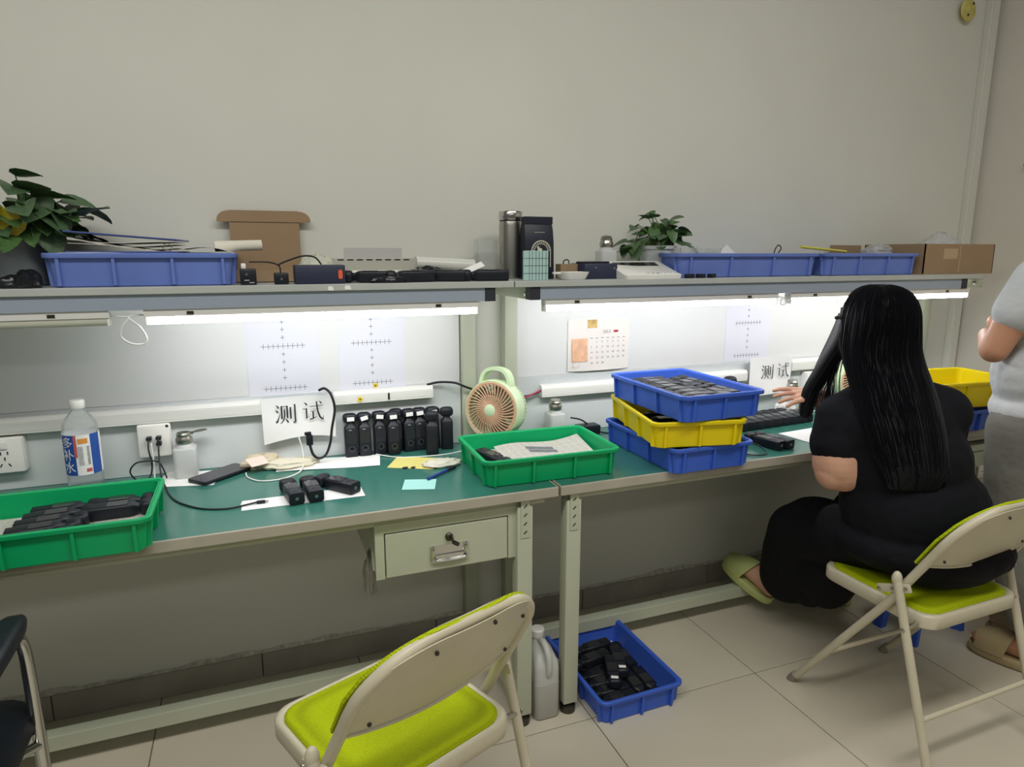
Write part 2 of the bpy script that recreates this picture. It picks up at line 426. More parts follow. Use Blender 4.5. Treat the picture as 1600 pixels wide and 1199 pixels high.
# ------------------------------------------------------------------ workbenches
def W(root):
    return MB(Matrix.Translation(-Vector(root.location)))
def drawer_unit(root, x0, x1, z0, z1, plate_x):
    b = W(root)
    yf = 1.672
    b.box(x0, x0 + 0.012, yf, 2.08, z0, z1); b.box(x1 - 0.012, x1, yf, 2.08, z0, z1)
    b.box(x0, x1, yf, 2.08, z0, z0 + 0.004); b.box(x0, x1, 2.07, 2.08, z0, z1)
    b.box(x0, x1, yf, 2.08, z1 - 0.012, z1)
    b.box(x0 - 0.045, x0, 1.76, 2.08, z1 - 0.03, z1)
    b.prism([(1.70, z0 + 0.01), (2.05, z0 + 0.01), (2.05, z1), (1.74, z1)], x0 - 0.004, x0, Matrix(((0, 0, 1, 0), (1, 0, 0, 0), (0, 1, 0, 0), (0, 0, 0, 1))))
    body = b.build('drawer_cabinet', frame_m, root, 0)
    f = W(root)
    f.box(x0 - 0.002, x0 + 0.022, yf - 0.010, yf, z0, z1 - 0.026); f.box(x1 - 0.024, x1 + 0.002, yf - 0.010, yf, z0, z1 - 0.026)
    f.box(x0 - 0.002, x1 + 0.002, yf - 0.010, yf, z1 - 0.026, z1)
    f.build('drawer_frame', frame_m, body, 0)
    d = W(root).box(x0 + 0.025, x1 - 0.027, yf - 0.012, yf + 0.01, z0 + 0.002, z1 - 0.030, 0.002).build('drawer', frame_m, root, 0)
    cx = (x0 + x1) / 2
    lk = W(root)
    lk.lathe([(0.011, 0), (0.011, 0.006), (0.008, 0.009), (0.003, 0.010)], 20, T(cx, yf - 0.012, z1 - 0.060) @ RX(90))
    lk.box(cx + 0.001, cx + 0.004, yf - 0.048, yf - 0.02, z1 - 0.068, z1 - 0.052, 0.001)
    lk.cyl((cx + 0.0025, yf - 0.05, z1 - 0.062), (cx + 0.016, yf - 0.045, z1 - 0.072), 0.006, n=12)
    tag(lk.build('lock', dsteel_m, d), 'dark metal cylinder lock with its key in')
    h = W(root); hz0, hz1 = z0 + 0.028, z0 + 0.073
    h.box(cx - 0.053, cx + 0.053, yf - 0.0145, yf - 0.012, hz0 - 0.004, hz1)
    for s in (-1, 1):
        h.box(cx + s * 0.047 - 0.005, cx + s * 0.047 + 0.005, yf - 0.022, yf - 0.012, hz0, hz1 - 0.002, 0.002)
    h.tube(smooth_path([(cx - 0.043, yf - 0.018, hz0 + 0.024), (cx - 0.042, yf - 0.022, hz0 + 0.006), (cx, yf - 0.023, hz0 + 0.003), (cx + 0.042, yf - 0.022, hz0 + 0.006), (cx + 0.043, yf - 0.018, hz0 + 0.024)], 5), 0.0032, 8)
    h.box(cx - 0.04, cx + 0.04, yf - 0.019, yf - 0.0155, hz0 + 0.001, hz0 + 0.019)
    tag(h.build('handle', chrome_m, d), 'chrome plate with folding bail pull')

def workbench(label, x0, x1, legs, drawer, shelf, beam, board):
    root = thing('workbench', label, 'workbench', ((x0 + x1) / 2, 1.9, 0), 0)
    W(root).box(x0 + 0.004, x1 - 0.004, 1.640, 2.192, 0.7275, 0.75).build('worktop', deskgreen_m, root, 0)
    e = W(root).box(x0, x1, 1.632, 1.640, 0.7215, 0.7506, 0.0025)
    e.box(x0, x0 + 0.004, 1.640, 2.192, 0.7215, 0.7504); e.box(x1 - 0.004, x1, 1.640, 2.192, 0.7215, 0.7504)
    e.build('edge_strip', edge_m, root, 0)
    a = W(root)
    a.box(x0 + 0.03, x1 - 0.03, 1.664, 1.690, 0.697, 0.7275); a.box(x0 + 0.03, x1 - 0.03, 2.120, 2.150, 0.697, 0.7275)
    for lx in legs: a.box(lx - 0.012, lx + 0.012, 1.69, 2.15, 0.697, 0.7275)
    a.build('underframe', frame_m, root, 0)
    for lx in legs:
        for ly in (1.668, 2.175):
            lm = W(root).box(lx - 0.0235, lx + 0.0235, ly - 0.0215, ly + 0.0215, 0.035, 0.70 if ly < 2 else 1.302, 0.003)
            lg = lm.build('leg' if ly < 2 else 'upright', frame_m, root, 30)
            W(root).lathe([(0.024, 0), (0.025, 0.012), (0.024, 0.022), (0.012, 0.026), (0.012, 0.036)], 18, T(lx, ly, 0)).build('levelling_foot', dsteel_m, lg)
            if ly < 2:
                pl = W(root).box(lx - 0.014, lx + 0.014, ly - 0.0240, ly - 0.0215, 0.607, 0.722)
                pl.build('slotted_plate', frame_m, lg, 0)
                sl = W(root)
                for k in range(4):
                    z = 0.625 + 0.026 * k
                    sl.prism([(-0.005, -0.004), (0.004, 0.004), (0.006, 0.002), (-0.003, -0.006)], 0, 0.0012, T(lx - 0.001, ly - 0.0240, z) @ RX(90))
                sl.build('slot', dsteel_m, lg, 0)
        W(root).box(lx - 0.016, lx + 0.016, 1.69, 2.153, 0.062, 0.105).build('side_rail', frame_m, root, 0)
        ar = W(root).box(lx - 0.041, lx - 0.017, 1.906, 2.190, 1.262, 1.296).build('shelf_arm', frame_m, root, 0)
        W(root).lathe([(0.008, 0), (0.008, 0.004), (0.004, 0.006)], 12, T(lx - 0.041, 1.925, 1.279) @ RY(-90)).build('bolt', chrome_m, ar)
    W(root).box(min(legs), max(legs), 1.945, 1.985, 0.062, 0.106, 0.002).build('foot_rail', frame_m, root, 0)
    if drawer: drawer_unit(root, *drawer)
    s0, s1 = shelf
    W(root).box(s0, s1, 1.860, 2.196, 1.302, 1.320, 0.0015).build('shelf_board', shelf_m, root, 0)
    b0, b1 = beam
    bm = W(root).box(b0 + 0.032, b1 - 0.032, 1.868, 1.906, 1.264, 1.302).build('shelf_beam', beam_m, root, 0)
    for p, q in ((b0, b0 + 0.034), (b1 - 0.034, b1)):
        tag(W(root).box(p, q, 1.8665, 1.9065, 1.2625, 1.302, 0.002).build('end_cap', capblk_m, root, 0), 'black plastic end cap')
    p0, p1 = board
    W(root).box(p0, p1, 2.180, 2.195, 0.9665, 1.302, 0.001).build('back_board', board_m, root, 0)
    W(root).box(p0, p1, 2.172, 2.192, 0.7505, 0.966, 0.001).build('splash_board', board2_m, root, 0)
    return root

bench_l = workbench('long green-topped workbench nearest the camera with drawer behind the empty chair', -1.225, 0.776, (-1.10, 0.679),
                    (0.260, 0.657, 0.546, 0.701, 0), (-1.27, 0.728), (-1.2, 0.673), (-1.12, 0.652))
bench_r = workbench('green-topped workbench where the person in black sits', 0.783, 2.90, (0.833, 2.86),
                    (2.43, 2.826, 0.520, 0.678, 0), (0.732, 2.765), (0.783, 2.69), (0.862, 2.83))
sticker_bits = ((0.20, 1.309, 0.016), (0.245, 1.3105, 0.018))
for k, (x, z, w) in enumerate(sticker_bits):
    p = W(bench_l)
    p.prism([(-w / 2, -0.005), (w / 2, -0.006), (w / 2 - 0.003, 0.005), (-w / 2 + 0.002, 0.006)], 0, 0.0005, T(x, 1.8595, z) @ FRONT)
    p.build('paper_scrap', paper_m, bench_l, 0)

# ------------------------------------------------------------------ lamps under the shelves
def tube_lamp(label, x0, x1, lit):
    root = thing('tube_lamp', label, 'lamp', ((x0 + x1) / 2, 1.887, 1.225), 0, 'tube lamps under the shelves')
    h = W(root)
    h.prism([(1.872, 1.264), (1.872, 1.2465), (1.876, 1.2435), (1.899, 1.2435), (1.903, 1.2465), (1.903, 1.264)], x0, x1, Matrix(((0, 0, 1, 0), (1, 0, 0, 0), (0, 1, 0, 0), (0, 0, 0, 1))))
    h.build('lamp_housing', lampbody_m, root, 0)
    t = W(root)
    prof = [(1.8875 + 0.0125 * math.cos(a), 1.2435 + 0.0175 * math.sin(a)) for a in [PI + PI * k / 8 for k in range(9)]]
    t.prism(prof, x0 + 0.006, x1 - 0.006, Matrix(((0, 0, 1, 0), (1, 0, 0, 0), (0, 1, 0, 0), (0, 0, 0, 1))))
    t.build('tube', tube_m if lit else tubeoff_m, root, 60)
    for x in (x0, x1 - 0.006):
        W(root).box(x, x + 0.006, 1.8735, 1.9015, 1.2255, 1.2435, 0.002).build('end_piece', white_m, root, 0)
    for f in (0.12, 0.86):
        x = x0 + (x1 - x0) * f
        W(root).box(x - 0.008, x + 0.008, 1.8705, 1.872, 1.250, 1.258).build('clip', dsteel_m, root, 0)
    return root
tube_lamp('unlit tube lamp under the shelf near the water bottle', -1.18, -0.327, False)
tube_lamp('lit tube lamp above the two test sheets side by side', -0.252, 0.622, True)
tube_lamp('lit tube lamp above the wall calendar', 0.835, 1.735, True)
tube_lamp('lit tube lamp behind the head of the person in black', 1.793, 2.715, True)
cw = mat('white_cable', 'e6e6e4', 0.4)
ck = mat('black_cable', '1d1e20', 0.45)
def cable(name, pts, r, m, label, n=8, closed=False, group=None):
    return one(name, MB().tube(smooth_path(pts, n, closed), r, 8, closed), m, label, 'cable', group, 60)
cable('lamp_cord', [(-0.326, 1.885, 1.250), (-0.305, 1.880, 1.248), (-0.285, 1.872, 1.245), (-0.300, 1.868, 1.225), (-0.305, 1.868, 1.200), (-0.285, 1.868, 1.182), (-0.258, 1.868, 1.180), (-0.250, 1.868, 1.195), (-0.262, 1.869, 1.222), (-0.285, 1.873, 1.246), (-0.268, 1.882, 1.250), (-0.253, 1.887, 1.250)], 0.0023, cw, 'white cord hanging in a loop between the unlit and lit lamps')
cable('lamp_cord', [(1.735, 1.885, 1.252), (1.748, 1.880, 1.250), (1.762, 1.874, 1.246), (1.772, 1.872, 1.232), (1.762, 1.870, 1.222), (1.748, 1.872, 1.226), (1.752, 1.874, 1.240), (1.770, 1.877, 1.250), (1.793, 1.885, 1.252)], 0.002, cw, 'short white cord joining the two lamps beside the calendar')
XP = Matrix(((0, 0, 1, 0), (1, 0, 0, 0), (0, 1, 0, 0), (0, 0, 0, 1)))   # polygon (y, z) extruded along x

# ------------------------------------------------------------------ folding chairs
def folding_chair(label, loc, rz):
    root = thing('folding_chair', label, 'chair', loc, rz, 'beige folding chairs with lime seats')
    pan = MB()
    w, d = 0.385, 0.37
    outer = lambda i, r=0.05: rrect(w - 2 * i, d - 2 * i, r, 6)
    pan.loops([[(x, y, z) for x, y in outer(i)] for i, z in ((0.004, 0.400), (0.0, 0.404), (0.0, 0.434), (0.003, 0.440), (0.010, 0.442), (0.016, 0.438), (0.018, 0.425))], False, False)
    pan.loops([[(x, y, z) for x, y in outer(i)] for i, z in ((0.004, 0.400), (0.012, 0.400), (0.018, 0.425))], False, True)
    pan.build('seat_pan', chair_m, root, 50)
    pad = MB()
    pad.loops([[(x, y, z) for x, y in outer(i, 0.045)] for i, z in ((0.017, 0.428), (0.0165, 0.442), (0.020, 0.4455), (0.035, 0.448), (0.07, 0.4505), (0.11, 0.4515), (0.16, 0.452))], True, True)
    pad.build('seat_pad', lime_m, root, 60)
    # one bent tube: front legs and back hoop
    yb = lambda z: 0.235 - 0.30 * (z / 0.43) if z <= 0.43 else -0.065 - 0.21 * (z - 0.43) / 0.36
    hw = lambda z: 0.213 - 0.006 * z / 0.43 if z < 0.43 else 0.207 - 0.012 * (z - 0.43) / 0.36
    side = [0.012, 0.15, 0.30, 0.43, 0.50, 0.56, 0.62]
    L = [(-hw(z), yb(z), z) for z in side]
    top = []
    for a in (0, 18, 36, 54, 72, 90):
        zz = 0.655 + 0.118 * math.sin(R(a)); top.append((-(0.060 + 0.140 * math.cos(R(a))), yb(zz), zz))
    path = L + top + [(0, yb(0.7745) - 0.002, 0.7745)] + [(-x, y, z) for x, y, z in reversed(top)] + [(-x, y, z) for x, y, z in reversed(L)]
    MB().tube(smooth_path(path, 3), 0.0118, 12).build('back_frame', chair_m, root, 60)
    def plate(off, inset, drop):
        def fn(u, v):
            a = 2 * u - 1
            x = a * (0.196 - inset)
            k = max(0.0, abs(x) - 0.060) / 0.142
            ztop = 0.775 - inset - 0.118 * (1 - math.sqrt(max(0, 1 - min(1, k) ** 2))) * 1.0
            zlow = 0.585 - drop - 0.022 * (1 - a * a)
            ztop = max(ztop, zlow + 0.02)
            z = zlow + (ztop - zlow) * v
            return (x, yb(z) - 0.022 * (1 - a * a) + off, z)
        return fn
    MB().grid(plate(-0.003, -0.001, 0.0), 24, 8, 0.0018).build('back_panel', chair_m, root, 40)
    MB().grid(plate(0.0195, -0.009, 0.002), 24, 8, 0.007).build('back_pad', lime_m, root, 40)
    lip = [plate(-0.004, 0.004, 0.0)(k / 16, 0) for k in range(17)]
    MB().tube(lip, 0.0042, 8).build('panel_lip', chair_m, root, 60)
    for u, v in ((0.10, 0.12), (0.30, 0.88), (0.62, 0.93), (0.90, 0.80), (0.93, 0.15)):
        p = Vector(plate(-0.006, 0.004, 0.0)(u, v))
        MB().lathe([(0.0045, 0), (0.004, 0.002), (0.001, 0.003)], 10, T(*p) @ RX(90 - 20)).build('screw', dsteel_m, root)
    for s in (-1, 1):
        lg = MB().tube([(s * 0.228, -0.262, 0.012), (s * 0.228, -0.205, 0.20), (s * 0.228, -0.105, 0.528)], 0.0118, 12).build('rear_leg', chair_m, root, 60)
        MB().sell((s * 0.228, -0.104, 0.530), (0.0135, 0.0135, 0.022), nu=14, nv=8).build('leg_cap', chair_m, lg, 60)
        MB().cyl((s * 0.228, -0.2655, 0.0), (s * 0.228, -0.258, 0.03), 0.0145, n=14).build('foot_cap', mat('foot_rubber', '8f887a', 0.7), lg)
        br = MB()
        br.box(-0.004, 0.004, -0.012, 0.012, 0, 0.105, 0.003, T(s * 0.2175, -0.043, 0.472) @ RX(66))
        b_ = br.build('link_bracket', chair_m, root, 40)
        for xx, yy, zz in ((0.2215, -0.050, 0.475), (0.2215, -0.090, 0.492), (0.2215, -0.128, 0.510), (0.2398, -0.147, 0.402)):
            MB().lathe([(0.0055, 0), (0.005, 0.003), (0.002, 0.0045)], 10, T(s * xx, yy, zz) @ RY(s * 90)).build('rivet', steel_m, b_)
        MB().cyl((s * 0.190, -0.148, 0.412), (s * 0.228, -0.148, 0.405), 0.006, n=10).build('pivot', steel_m, root)
        MB().cyl((s * 0.190, -0.045, 0.420), (s * 0.207, -0.050, 0.420), 0.006, n=10).build('pivot', steel_m, root)
        MB().cyl((s * 0.2135, 0.237, 0.0), (s * 0.2135, 0.218, 0.03), 0.0145, n=14).build('foot_cap', MATS['foot_rubber'], root)
    z = 0.17
    MB().cyl((-hw(z), yb(z), z), (hw(z), yb(z), z), 0.0075, n=10).build('stretcher', chair_m, root)
    MB().cyl((-0.228, -0.214, 0.17), (0.228, -0.214, 0.17), 0.0075, n=10).build('stretcher', chair_m, root)
    return root
folding_chair('empty beige folding chair with lime mesh seat nearest the camera', (0.216, 1.266, 0), R(22))
folding_chair('beige folding chair that the person in black sits on', (1.815, 1.300, 0), R(1))

# ------------------------------------------------------------------ plastic trays
def tray(label, m, loc, rz=0, L=0.43, Wd=0.30, H=0.082, group='stackable plastic parts trays', mtx=None):
    root = thing('parts_tray', label, 'tray', loc, rz, group, mtx)
    ob, ot, t = 0.018, 0.004, 0.004
    lp = lambda ins, z, r: [(x, y, z) for x, y in rrect(L - 2 * ins, Wd - 2 * ins, r, 5)]
    b = MB()
    b.loops([lp(ob + 0.004, 0.0, 0.016), lp(ob, 0.003, 0.018), lp(ot + 0.006, H - 0.004, 0.022), lp(ot + 0.006 + t, H - 0.004, 0.020), lp(ob + t, 0.006, 0.016), lp(ob + t + 0.004, 0.004, 0.012)])
    b.build('tray_body', m, root, 35)
    r = MB()
    r.loops([lp(ot + 0.008, H - 0.012, 0.022), lp(0.001, H - 0.012, 0.026), lp(0.0, H - 0.010, 0.026), lp(0.0, H - 0.002, 0.026), lp(0.002, H, 0.025), lp(0.008, H, 0.022), lp(0.0105, H - 0.003, 0.020), lp(0.0105, H - 0.012, 0.020)], False, False)
    r.build('rim', m, root, 35)
    def rib(px, py, sx, sy):
        q = MB()
        w = 0.0035
        if sy:
            q.prism([(py - sy * ob, 0.002), (py - sy * (ob - 0.010), 0.004), (py - sy * 0.003, H - 0.012), (py - sy * 0.012, H - 0.012)], px - w, px + w, XP)
        else:
            q.loops([[(px - sx * ob, py + k, 0.002), (px - sx * (ob - 0.010), py + k, 0.004), (px - sx * 0.003, py + k, H - 0.012), (px - sx * 0.012, py + k, H - 0.012)] for k in (-w, w)])
        q.build('rib', m, root, 0)
    for f in (-0.84, -0.30, 0.30, 0.84):
        for s in (-1, 1): rib(f * L / 2, s * Wd / 2, 0, s)
    for f in (-0.72, 0.0, 0.72):
        for s in (-1, 1): rib(s * L / 2, f * Wd / 2, s, 0)
    return root
tray('green tray holding dark cameras on newspaper beside the water bottle', green_m, (-0.455, 1.722, 0.75))
tray('green tray lined with newspaper in front of the fan', green_m, (0.788, 1.822, 0.75), R(-1.5))
tray('blue tray at the bottom of the three-tray stack', blue_m, (1.276, 1.800, 0.75), R(90))
tray('yellow tray between two blue trays in the stack', yellow_m, (1.254, 1.782, 0.834), R(78))
tray('blue tray full of cameras on top of the stack', blue_m, (1.272, 1.762, 0.918), R(90.5))
tray('blue tray on the bench behind the person in black', blue_m, (2.55, 1.760, 0.75), R(2))
tray('yellow tray standing on a blue tray by the side wall', yellow_m, (2.52, 1.775, 0.834), R(-7), H=0.10)
tray('blue tray full of black cameras on the floor under the bench', blue_m, (1.032, 1.760, 0.0), R(91), L=0.42, Wd=0.298)
tray('blue tray on the shelf with a binder and papers', blue2_m, (-0.243, 2.030, 1.32), 0)
tray('long blue tray on the shelf next to the small potted plant', blue2_m, (1.643, 2.045, 1.32), 0, L=0.615, Wd=0.29)
tray('blue tray on the shelf in front of the cardboard carton', blue2_m, (2.205, 2.018, 1.32), R(-1), L=0.47, Wd=0.26)

# ------------------------------------------------------------------ handheld cameras
def camera_proto(detail):
    root = thing('pocket_camera', 'black handheld camera', 'camera')
    b = MB()
    b.rprism(0.040, 0.032, 0.007, 0.0, 0.094, 0.0015, 4)
    b.loops([[(x, y, z) for x, y in rrect(w, d, r, 4)] for w, d, r, z in ((0.040, 0.032, 0.007, 0.0935), (0.036, 0.029, 0.008, 0.100), (0.024, 0.023, 0.008, 0.105), (0.020, 0.020, 0.008, 0.116))])
    b.build('body', blackp_m, root, 40)
    h = MB().sell((0, 0, 0.1275), (0.0225, 0.018, 0.0160), 0.6, 0.55, 16, 8)
    h.cyl((0.020, 0, 0.1275), (0.0245, 0, 0.1275), 0.009, n=12)
    hd = h.build('head', blackp_m, root, 50)
    MB().box(-0.0165, 0.0165, -0.0168, -0.0158, 0.043, 0.086).build('screen', screen_m, root, 0)
    if detail:
        ring = MB().tube([(0.0085 * math.cos(a), -0.0163, 0.027 + 0.0085 * math.sin(a)) for a in [2 * PI * k / 18 for k in range(18)]], 0.0009, 6, True)
        ring.build('button_ring', mat('ring_grey', '6d7076', 0.4, metal=0.5), root, 60)
        MB().lathe([(0.0065, 0), (0.006, 0.0016), (0.003, 0.0022)], 14, T(0, -0.0158, 0.027) @ RX(90)).build('button', blackg_m, root)
        MB().box(-0.007, 0.002, -0.0171, -0.0168, 0.0885, 0.0905).build('logo', mat('logo_white', 'b9bcc2', 0.5), root, 0)
        MB().lathe([(0.0045, -0.0006), (0.0045, 0.0), (0.001, 0.0)], 14).build('tripod_socket', steel_m, root, 0)
    return root
def cam_label(root, tilt=0):
    MB().box(-0.0115, 0.0115, -0.0187, -0.0180, -0.0065, 0.0065, 0, T(0, 0, 0.1255) @ RY(tilt)).build('sticker', paper_m, root, 0)
CAMP = camera_proto(True)
CAMS = camera_proto(False)
CAMP['label'] = 'black handheld camera standing first in the row, left of the fan'
note_kids(None)
used = {'p': False, 's': False}
def stand(x, y, z, rz, label, group, sticker=None, tilt=-6):
    M = T(x, y, z) @ RZ(rz) @ RX(tilt)
    if not used['p']:
        o = CAMP; used['p'] = True; o.matrix_basis = M; o['label'] = label; o['group'] = group
    else:
        o = copy_tree(CAMP, label, M, group)
    if sticker is not None: PENDING.append((o, sticker))
    return o
PENDING = []
def lie(x, y, z, rz, label, group, roll=0, simple=True, pitch=0):
    """camera on its back: screen up, head pointing along local +y turned by rz; z is the surface it lies on"""
    M = T(x, y, z + 0.0165) @ RZ(rz) @ RX(pitch) @ RX(-90) @ T(0, 0, -0.067) @ RZ(roll)
    # screen faces -y locally; after RX(-90) local z -> +y, local -y -> +z
    k = 's' if simple else 'p'; P = CAMS if simple else CAMP
    if not used[k]:
        o = P; used[k] = True; o.matrix_basis = M; o['label'] = label; o['group'] = group; return o
    return copy_tree(P, label, M, group)
ORD = ('first', 'second', 'third', 'fourth', 'fifth', 'sixth', 'seventh', 'eighth', 'ninth')
G_ST = 'cameras standing against the backboard'
row = [(0.270, 2.140, 2, 0), (0.314, 2.139, -3, -14), (0.364, 2.140, 2, 8), (0.405, 2.122, 0, -2), (0.421, 2.156, -4, 4),
       (0.462, 2.140, 3, -3), (0.499, 2.143, -2, -6), (0.524, 2.078, 165, None), (0.545, 2.142, 5, -4), (0.586, 2.120, 170, None)]
names = ['black camera standing at the end of the row nearest the sign', 'second black camera of the standing row, sticker tilted on its head',
         'standing black camera with a tilted sticker, alone after the first pair', 'standing black camera in front with a level sticker, fourth of the row',
         'black camera half hidden behind the fourth one of the standing row', 'standing black camera with a pale reflection on its screen',
         'black standing camera just behind the one with the screen reflection', 'black camera with bare head standing in front near the fan',
         'stickered black camera hidden behind the bare-headed one near the fan', 'black camera with bare head standing nearest the fan']
for (x, y, rz, st), nm in zip(row, names):
    stand(x, y, 0.7503, rz, nm, G_ST, st, tilt=-5 if abs(rz) < 90 else (3 if y < 2.1 else 3))
G_P = 'cameras lying on the white paper strip'
lie(0.066, 1.822, 0.7508, 8, 'camera lying on the paper strip nearest the charging plug', G_P, simple=False)
lie(0.118, 1.824, 0.7508, 6, 'middle one of three cameras lying on the paper strip', G_P, simple=False)
lie(0.190, 1.838, 0.7508, 38, 'camera lying askew on the end of the paper strip', G_P, simple=False)
for o, tl in PENDING: cam_label(o, tl)
# inside the trays
G = 'cameras in the green tray beside the water bottle'
for k in range(5):
    lie(-0.452 - 0.006 * k, 1.803 - 0.0415 * k, 0.777, -84 + 2 * (k % 2), ORD[k] + ' camera from the back in the row of five in the green tray', G)
for k in range(2):
    lie(-0.336 + 0.003 * k, 1.806 - 0.0415 * k, 0.777, -88, ('rear', 'front')[k] + ' camera of the pair ahead of the row in the green tray', G)
lie(0.637, 1.800, 0.7855, -166, 'single black camera lying in the newspaper-lined green tray', 'camera in the middle green tray', simple=False)
G = 'cameras packed in the top blue tray'
one('foam_pad', MB().box(-0.124, 0.124, -0.188, 0.188, 0, 0.030, 0.003), mat('grey_foam', '4a4c50', 0.9), 'dark foam pad beneath the cameras in the top blue tray', 'pad', None, 0, T(1.272, 1.762, 0.9238) @ RZ(0.5))
for j in range(8):
    lie(1.232 + random.uniform(-.003, .003), 1.601 + 0.0445 * j, 0.9542, 90 if j % 4 else -90, ORD[j] + ' camera from the front in the crosswise row of the top blue tray', G)
for i in range(2):
    for j in range(2):
        lie(1.326 + 0.043 * i, 1.672 + 0.150 * j + 0.02 * i, 0.9542, 0, ('front', 'rear')[j] + (' inner', ' outer')[i] + ' camera lying lengthwise in the top blue tray', G)
G = 'cameras in the floor tray'
fl = 0.0045
for k in range(7):
    lie(0.980, 1.628 + 0.044 * k, fl, 90, ORD[k] + ' camera from the front, lying crosswise in the floor tray by the bench leg', G)
for k, (x, y, rz) in enumerate(((1.076, 1.668, 179), (1.121, 1.670, 178), (1.076, 1.822, 1), (1.121, 1.820, -1))):
    lie(x, y, fl, rz, ('front inner', 'front outer', 'rear inner', 'rear outer')[k] + ' camera lying lengthwise in the floor tray', G)
for k, (x, y, rz) in enumerate(((1.02, 1.72, 158), (1.068, 1.762, 162), (0.985, 1.80, 100), (1.02, 1.86, 95))):
    o = lie(x, y, fl + 0.033, rz, ORD[k] + ' camera from the front lying loose on top in the floor tray', G)
    if k < 2: cam_label(o, 5)
G = 'cameras lying side by side on the right bench'
for k in range(9):
    lie(1.672 + 0.0425 * k, 1.990 + 0.003 * k, 0.7503, -8, ORD[k] + ' camera from the tray stack in the row of nine on the bench', G)
for k, (x, y) in enumerate(((1.612, 1.752), (1.652, 1.752))):
    lie(x, y, 0.7503, 12, ('camera of the lying pair nearer the tray stack', 'camera of the lying pair nearer the seated person')[k], 'pair of cameras beside the tray stack', simple=False)
G = 'cameras in the lower stack trays'
for j in range(4):
    lie(1.200 + 0.016 * j, 1.665 + 0.072 * j, 0.8395, 78, ORD[j] + ' camera from the front inside the yellow tray of the stack', G)
for j in range(5):
    lie(1.236, 1.66 + 0.07 * j, 0.7562, 90, ORD[j] + ' camera from the front inside the bottom tray of the stack', G)
for i in range(5):
    lie(2.44 + 0.045 * i, 1.74, 0.8395, 0, ORD[i] + ' camera from the seated person in the yellow tray by the side wall', 'cameras in the yellow tray by the wall')
# linings
def sheet(name, m, label, cat, cx, cy, z, w, d, rz, wav=0.0, corners=None, group=None):
    def fn(u, v):
        x, y = (u - 0.5) * w, (v - 0.5) * d
        return (x, y, 0.0012 + abs(wav * (math.sin(u * 7 + v * 3) * 0.5 + 0.5 * math.sin(v * 9 + u * 2))))
    return one(name, MB().grid(fn, 14, 10, 0.0006), m, label, cat, group, 40, T(cx, cy, z) @ RZ(rz))
def news_pad(label, x, y, z, w, d, h, rz):
    root = thing('newspaper', label, 'newspaper', (x, y, z), R(rz), 'newspapers lining the green trays')
    MB().box(-w / 2, w / 2, -d / 2, d / 2, 0, h, 0.002).build('folded_wad', news_m, root, 0)
    return root
news_pad('folded newspaper lining the green tray beside the water bottle', -0.455, 1.722, 0.7544, 0.372, 0.242, 0.022, 0)
o = news_pad('newspaper with a dark headline in the green tray near the fan', 0.788, 1.822, 0.7544, 0.372, 0.242, 0.030, -1.5)
def fold(u, v): return (-0.125 + 0.30 * u + 0.02 * v, -0.11 + 0.215 * v + 0.02 * u, 0.0335 + 0.010 * math.sin(u * 5 + 1) * v + 0.022 * v * u)
MB().grid(fold, 16, 10, -0.0006).build('top_sheet', news_m, o, 40)
hl_m = mat_print('headline_print', '8a8f94', '1c2228', 0.006, 0.014, 1.0)
for v0 in (0.56, 0.70):
    MB().grid(lambda u, v: tuple(Vector(fold(0.34 + 0.30 * u - 0.10 * (v0 - 0.5), v0 + 0.11 * v - 0.10 * u)) + Vector((0, 0, 0.0011))), 8, 2, -0.0003).build('headline', hl_m, o, 0)
sheet('lining_sheet', paper_m, 'pale sheet lining the tray on the floor', 'paper', 1.028, 1.760, 0.0042, 0.24, 0.36, 1)

# ------------------------------------------------------------------ written signs and test sheets
def stroke(mb, pts, w, z=0.0004):
    """a tapered brush stroke: pts in em units, w widths"""
    P = [Vector((x, y)) for x, y in pts]; ws = w if isinstance(w, (list, tuple)) else [w] * len(P)
    left, right = [], []
    for i, p in enumerate(P):
        t = (P[min(i + 1, len(P) - 1)] - P[max(i - 1, 0)]); t.normalize(); n = Vector((-t.y, t.x)) * ws[i] / 2
        left.append(p + n); right.append(p - n)
    poly = left + right[::-1]
    n = len(P)
    vs = [(q.x, q.y, 0) for q in left + right] + [(q.x, q.y, z) for q in left + right]
    fs = []
    for i in range(n - 1):
        fs += [(i, i + 1, n + i + 1, n + i), (2 * n + i, 2 * n + i + 1, 3 * n + i + 1, 3 * n + i)]
        fs += [(i, i + 1, 2 * n + i + 1, 2 * n + i), (n + i, n + i + 1, 3 * n + i + 1, 3 * n + i)]
    fs += [(0, n, 3 * n, 2 * n), (n - 1, 2 * n - 1, 4 * n - 1, 3 * n - 1)]
    mb.add(vs, fs)
H_, V_ = 0.030, 0.070
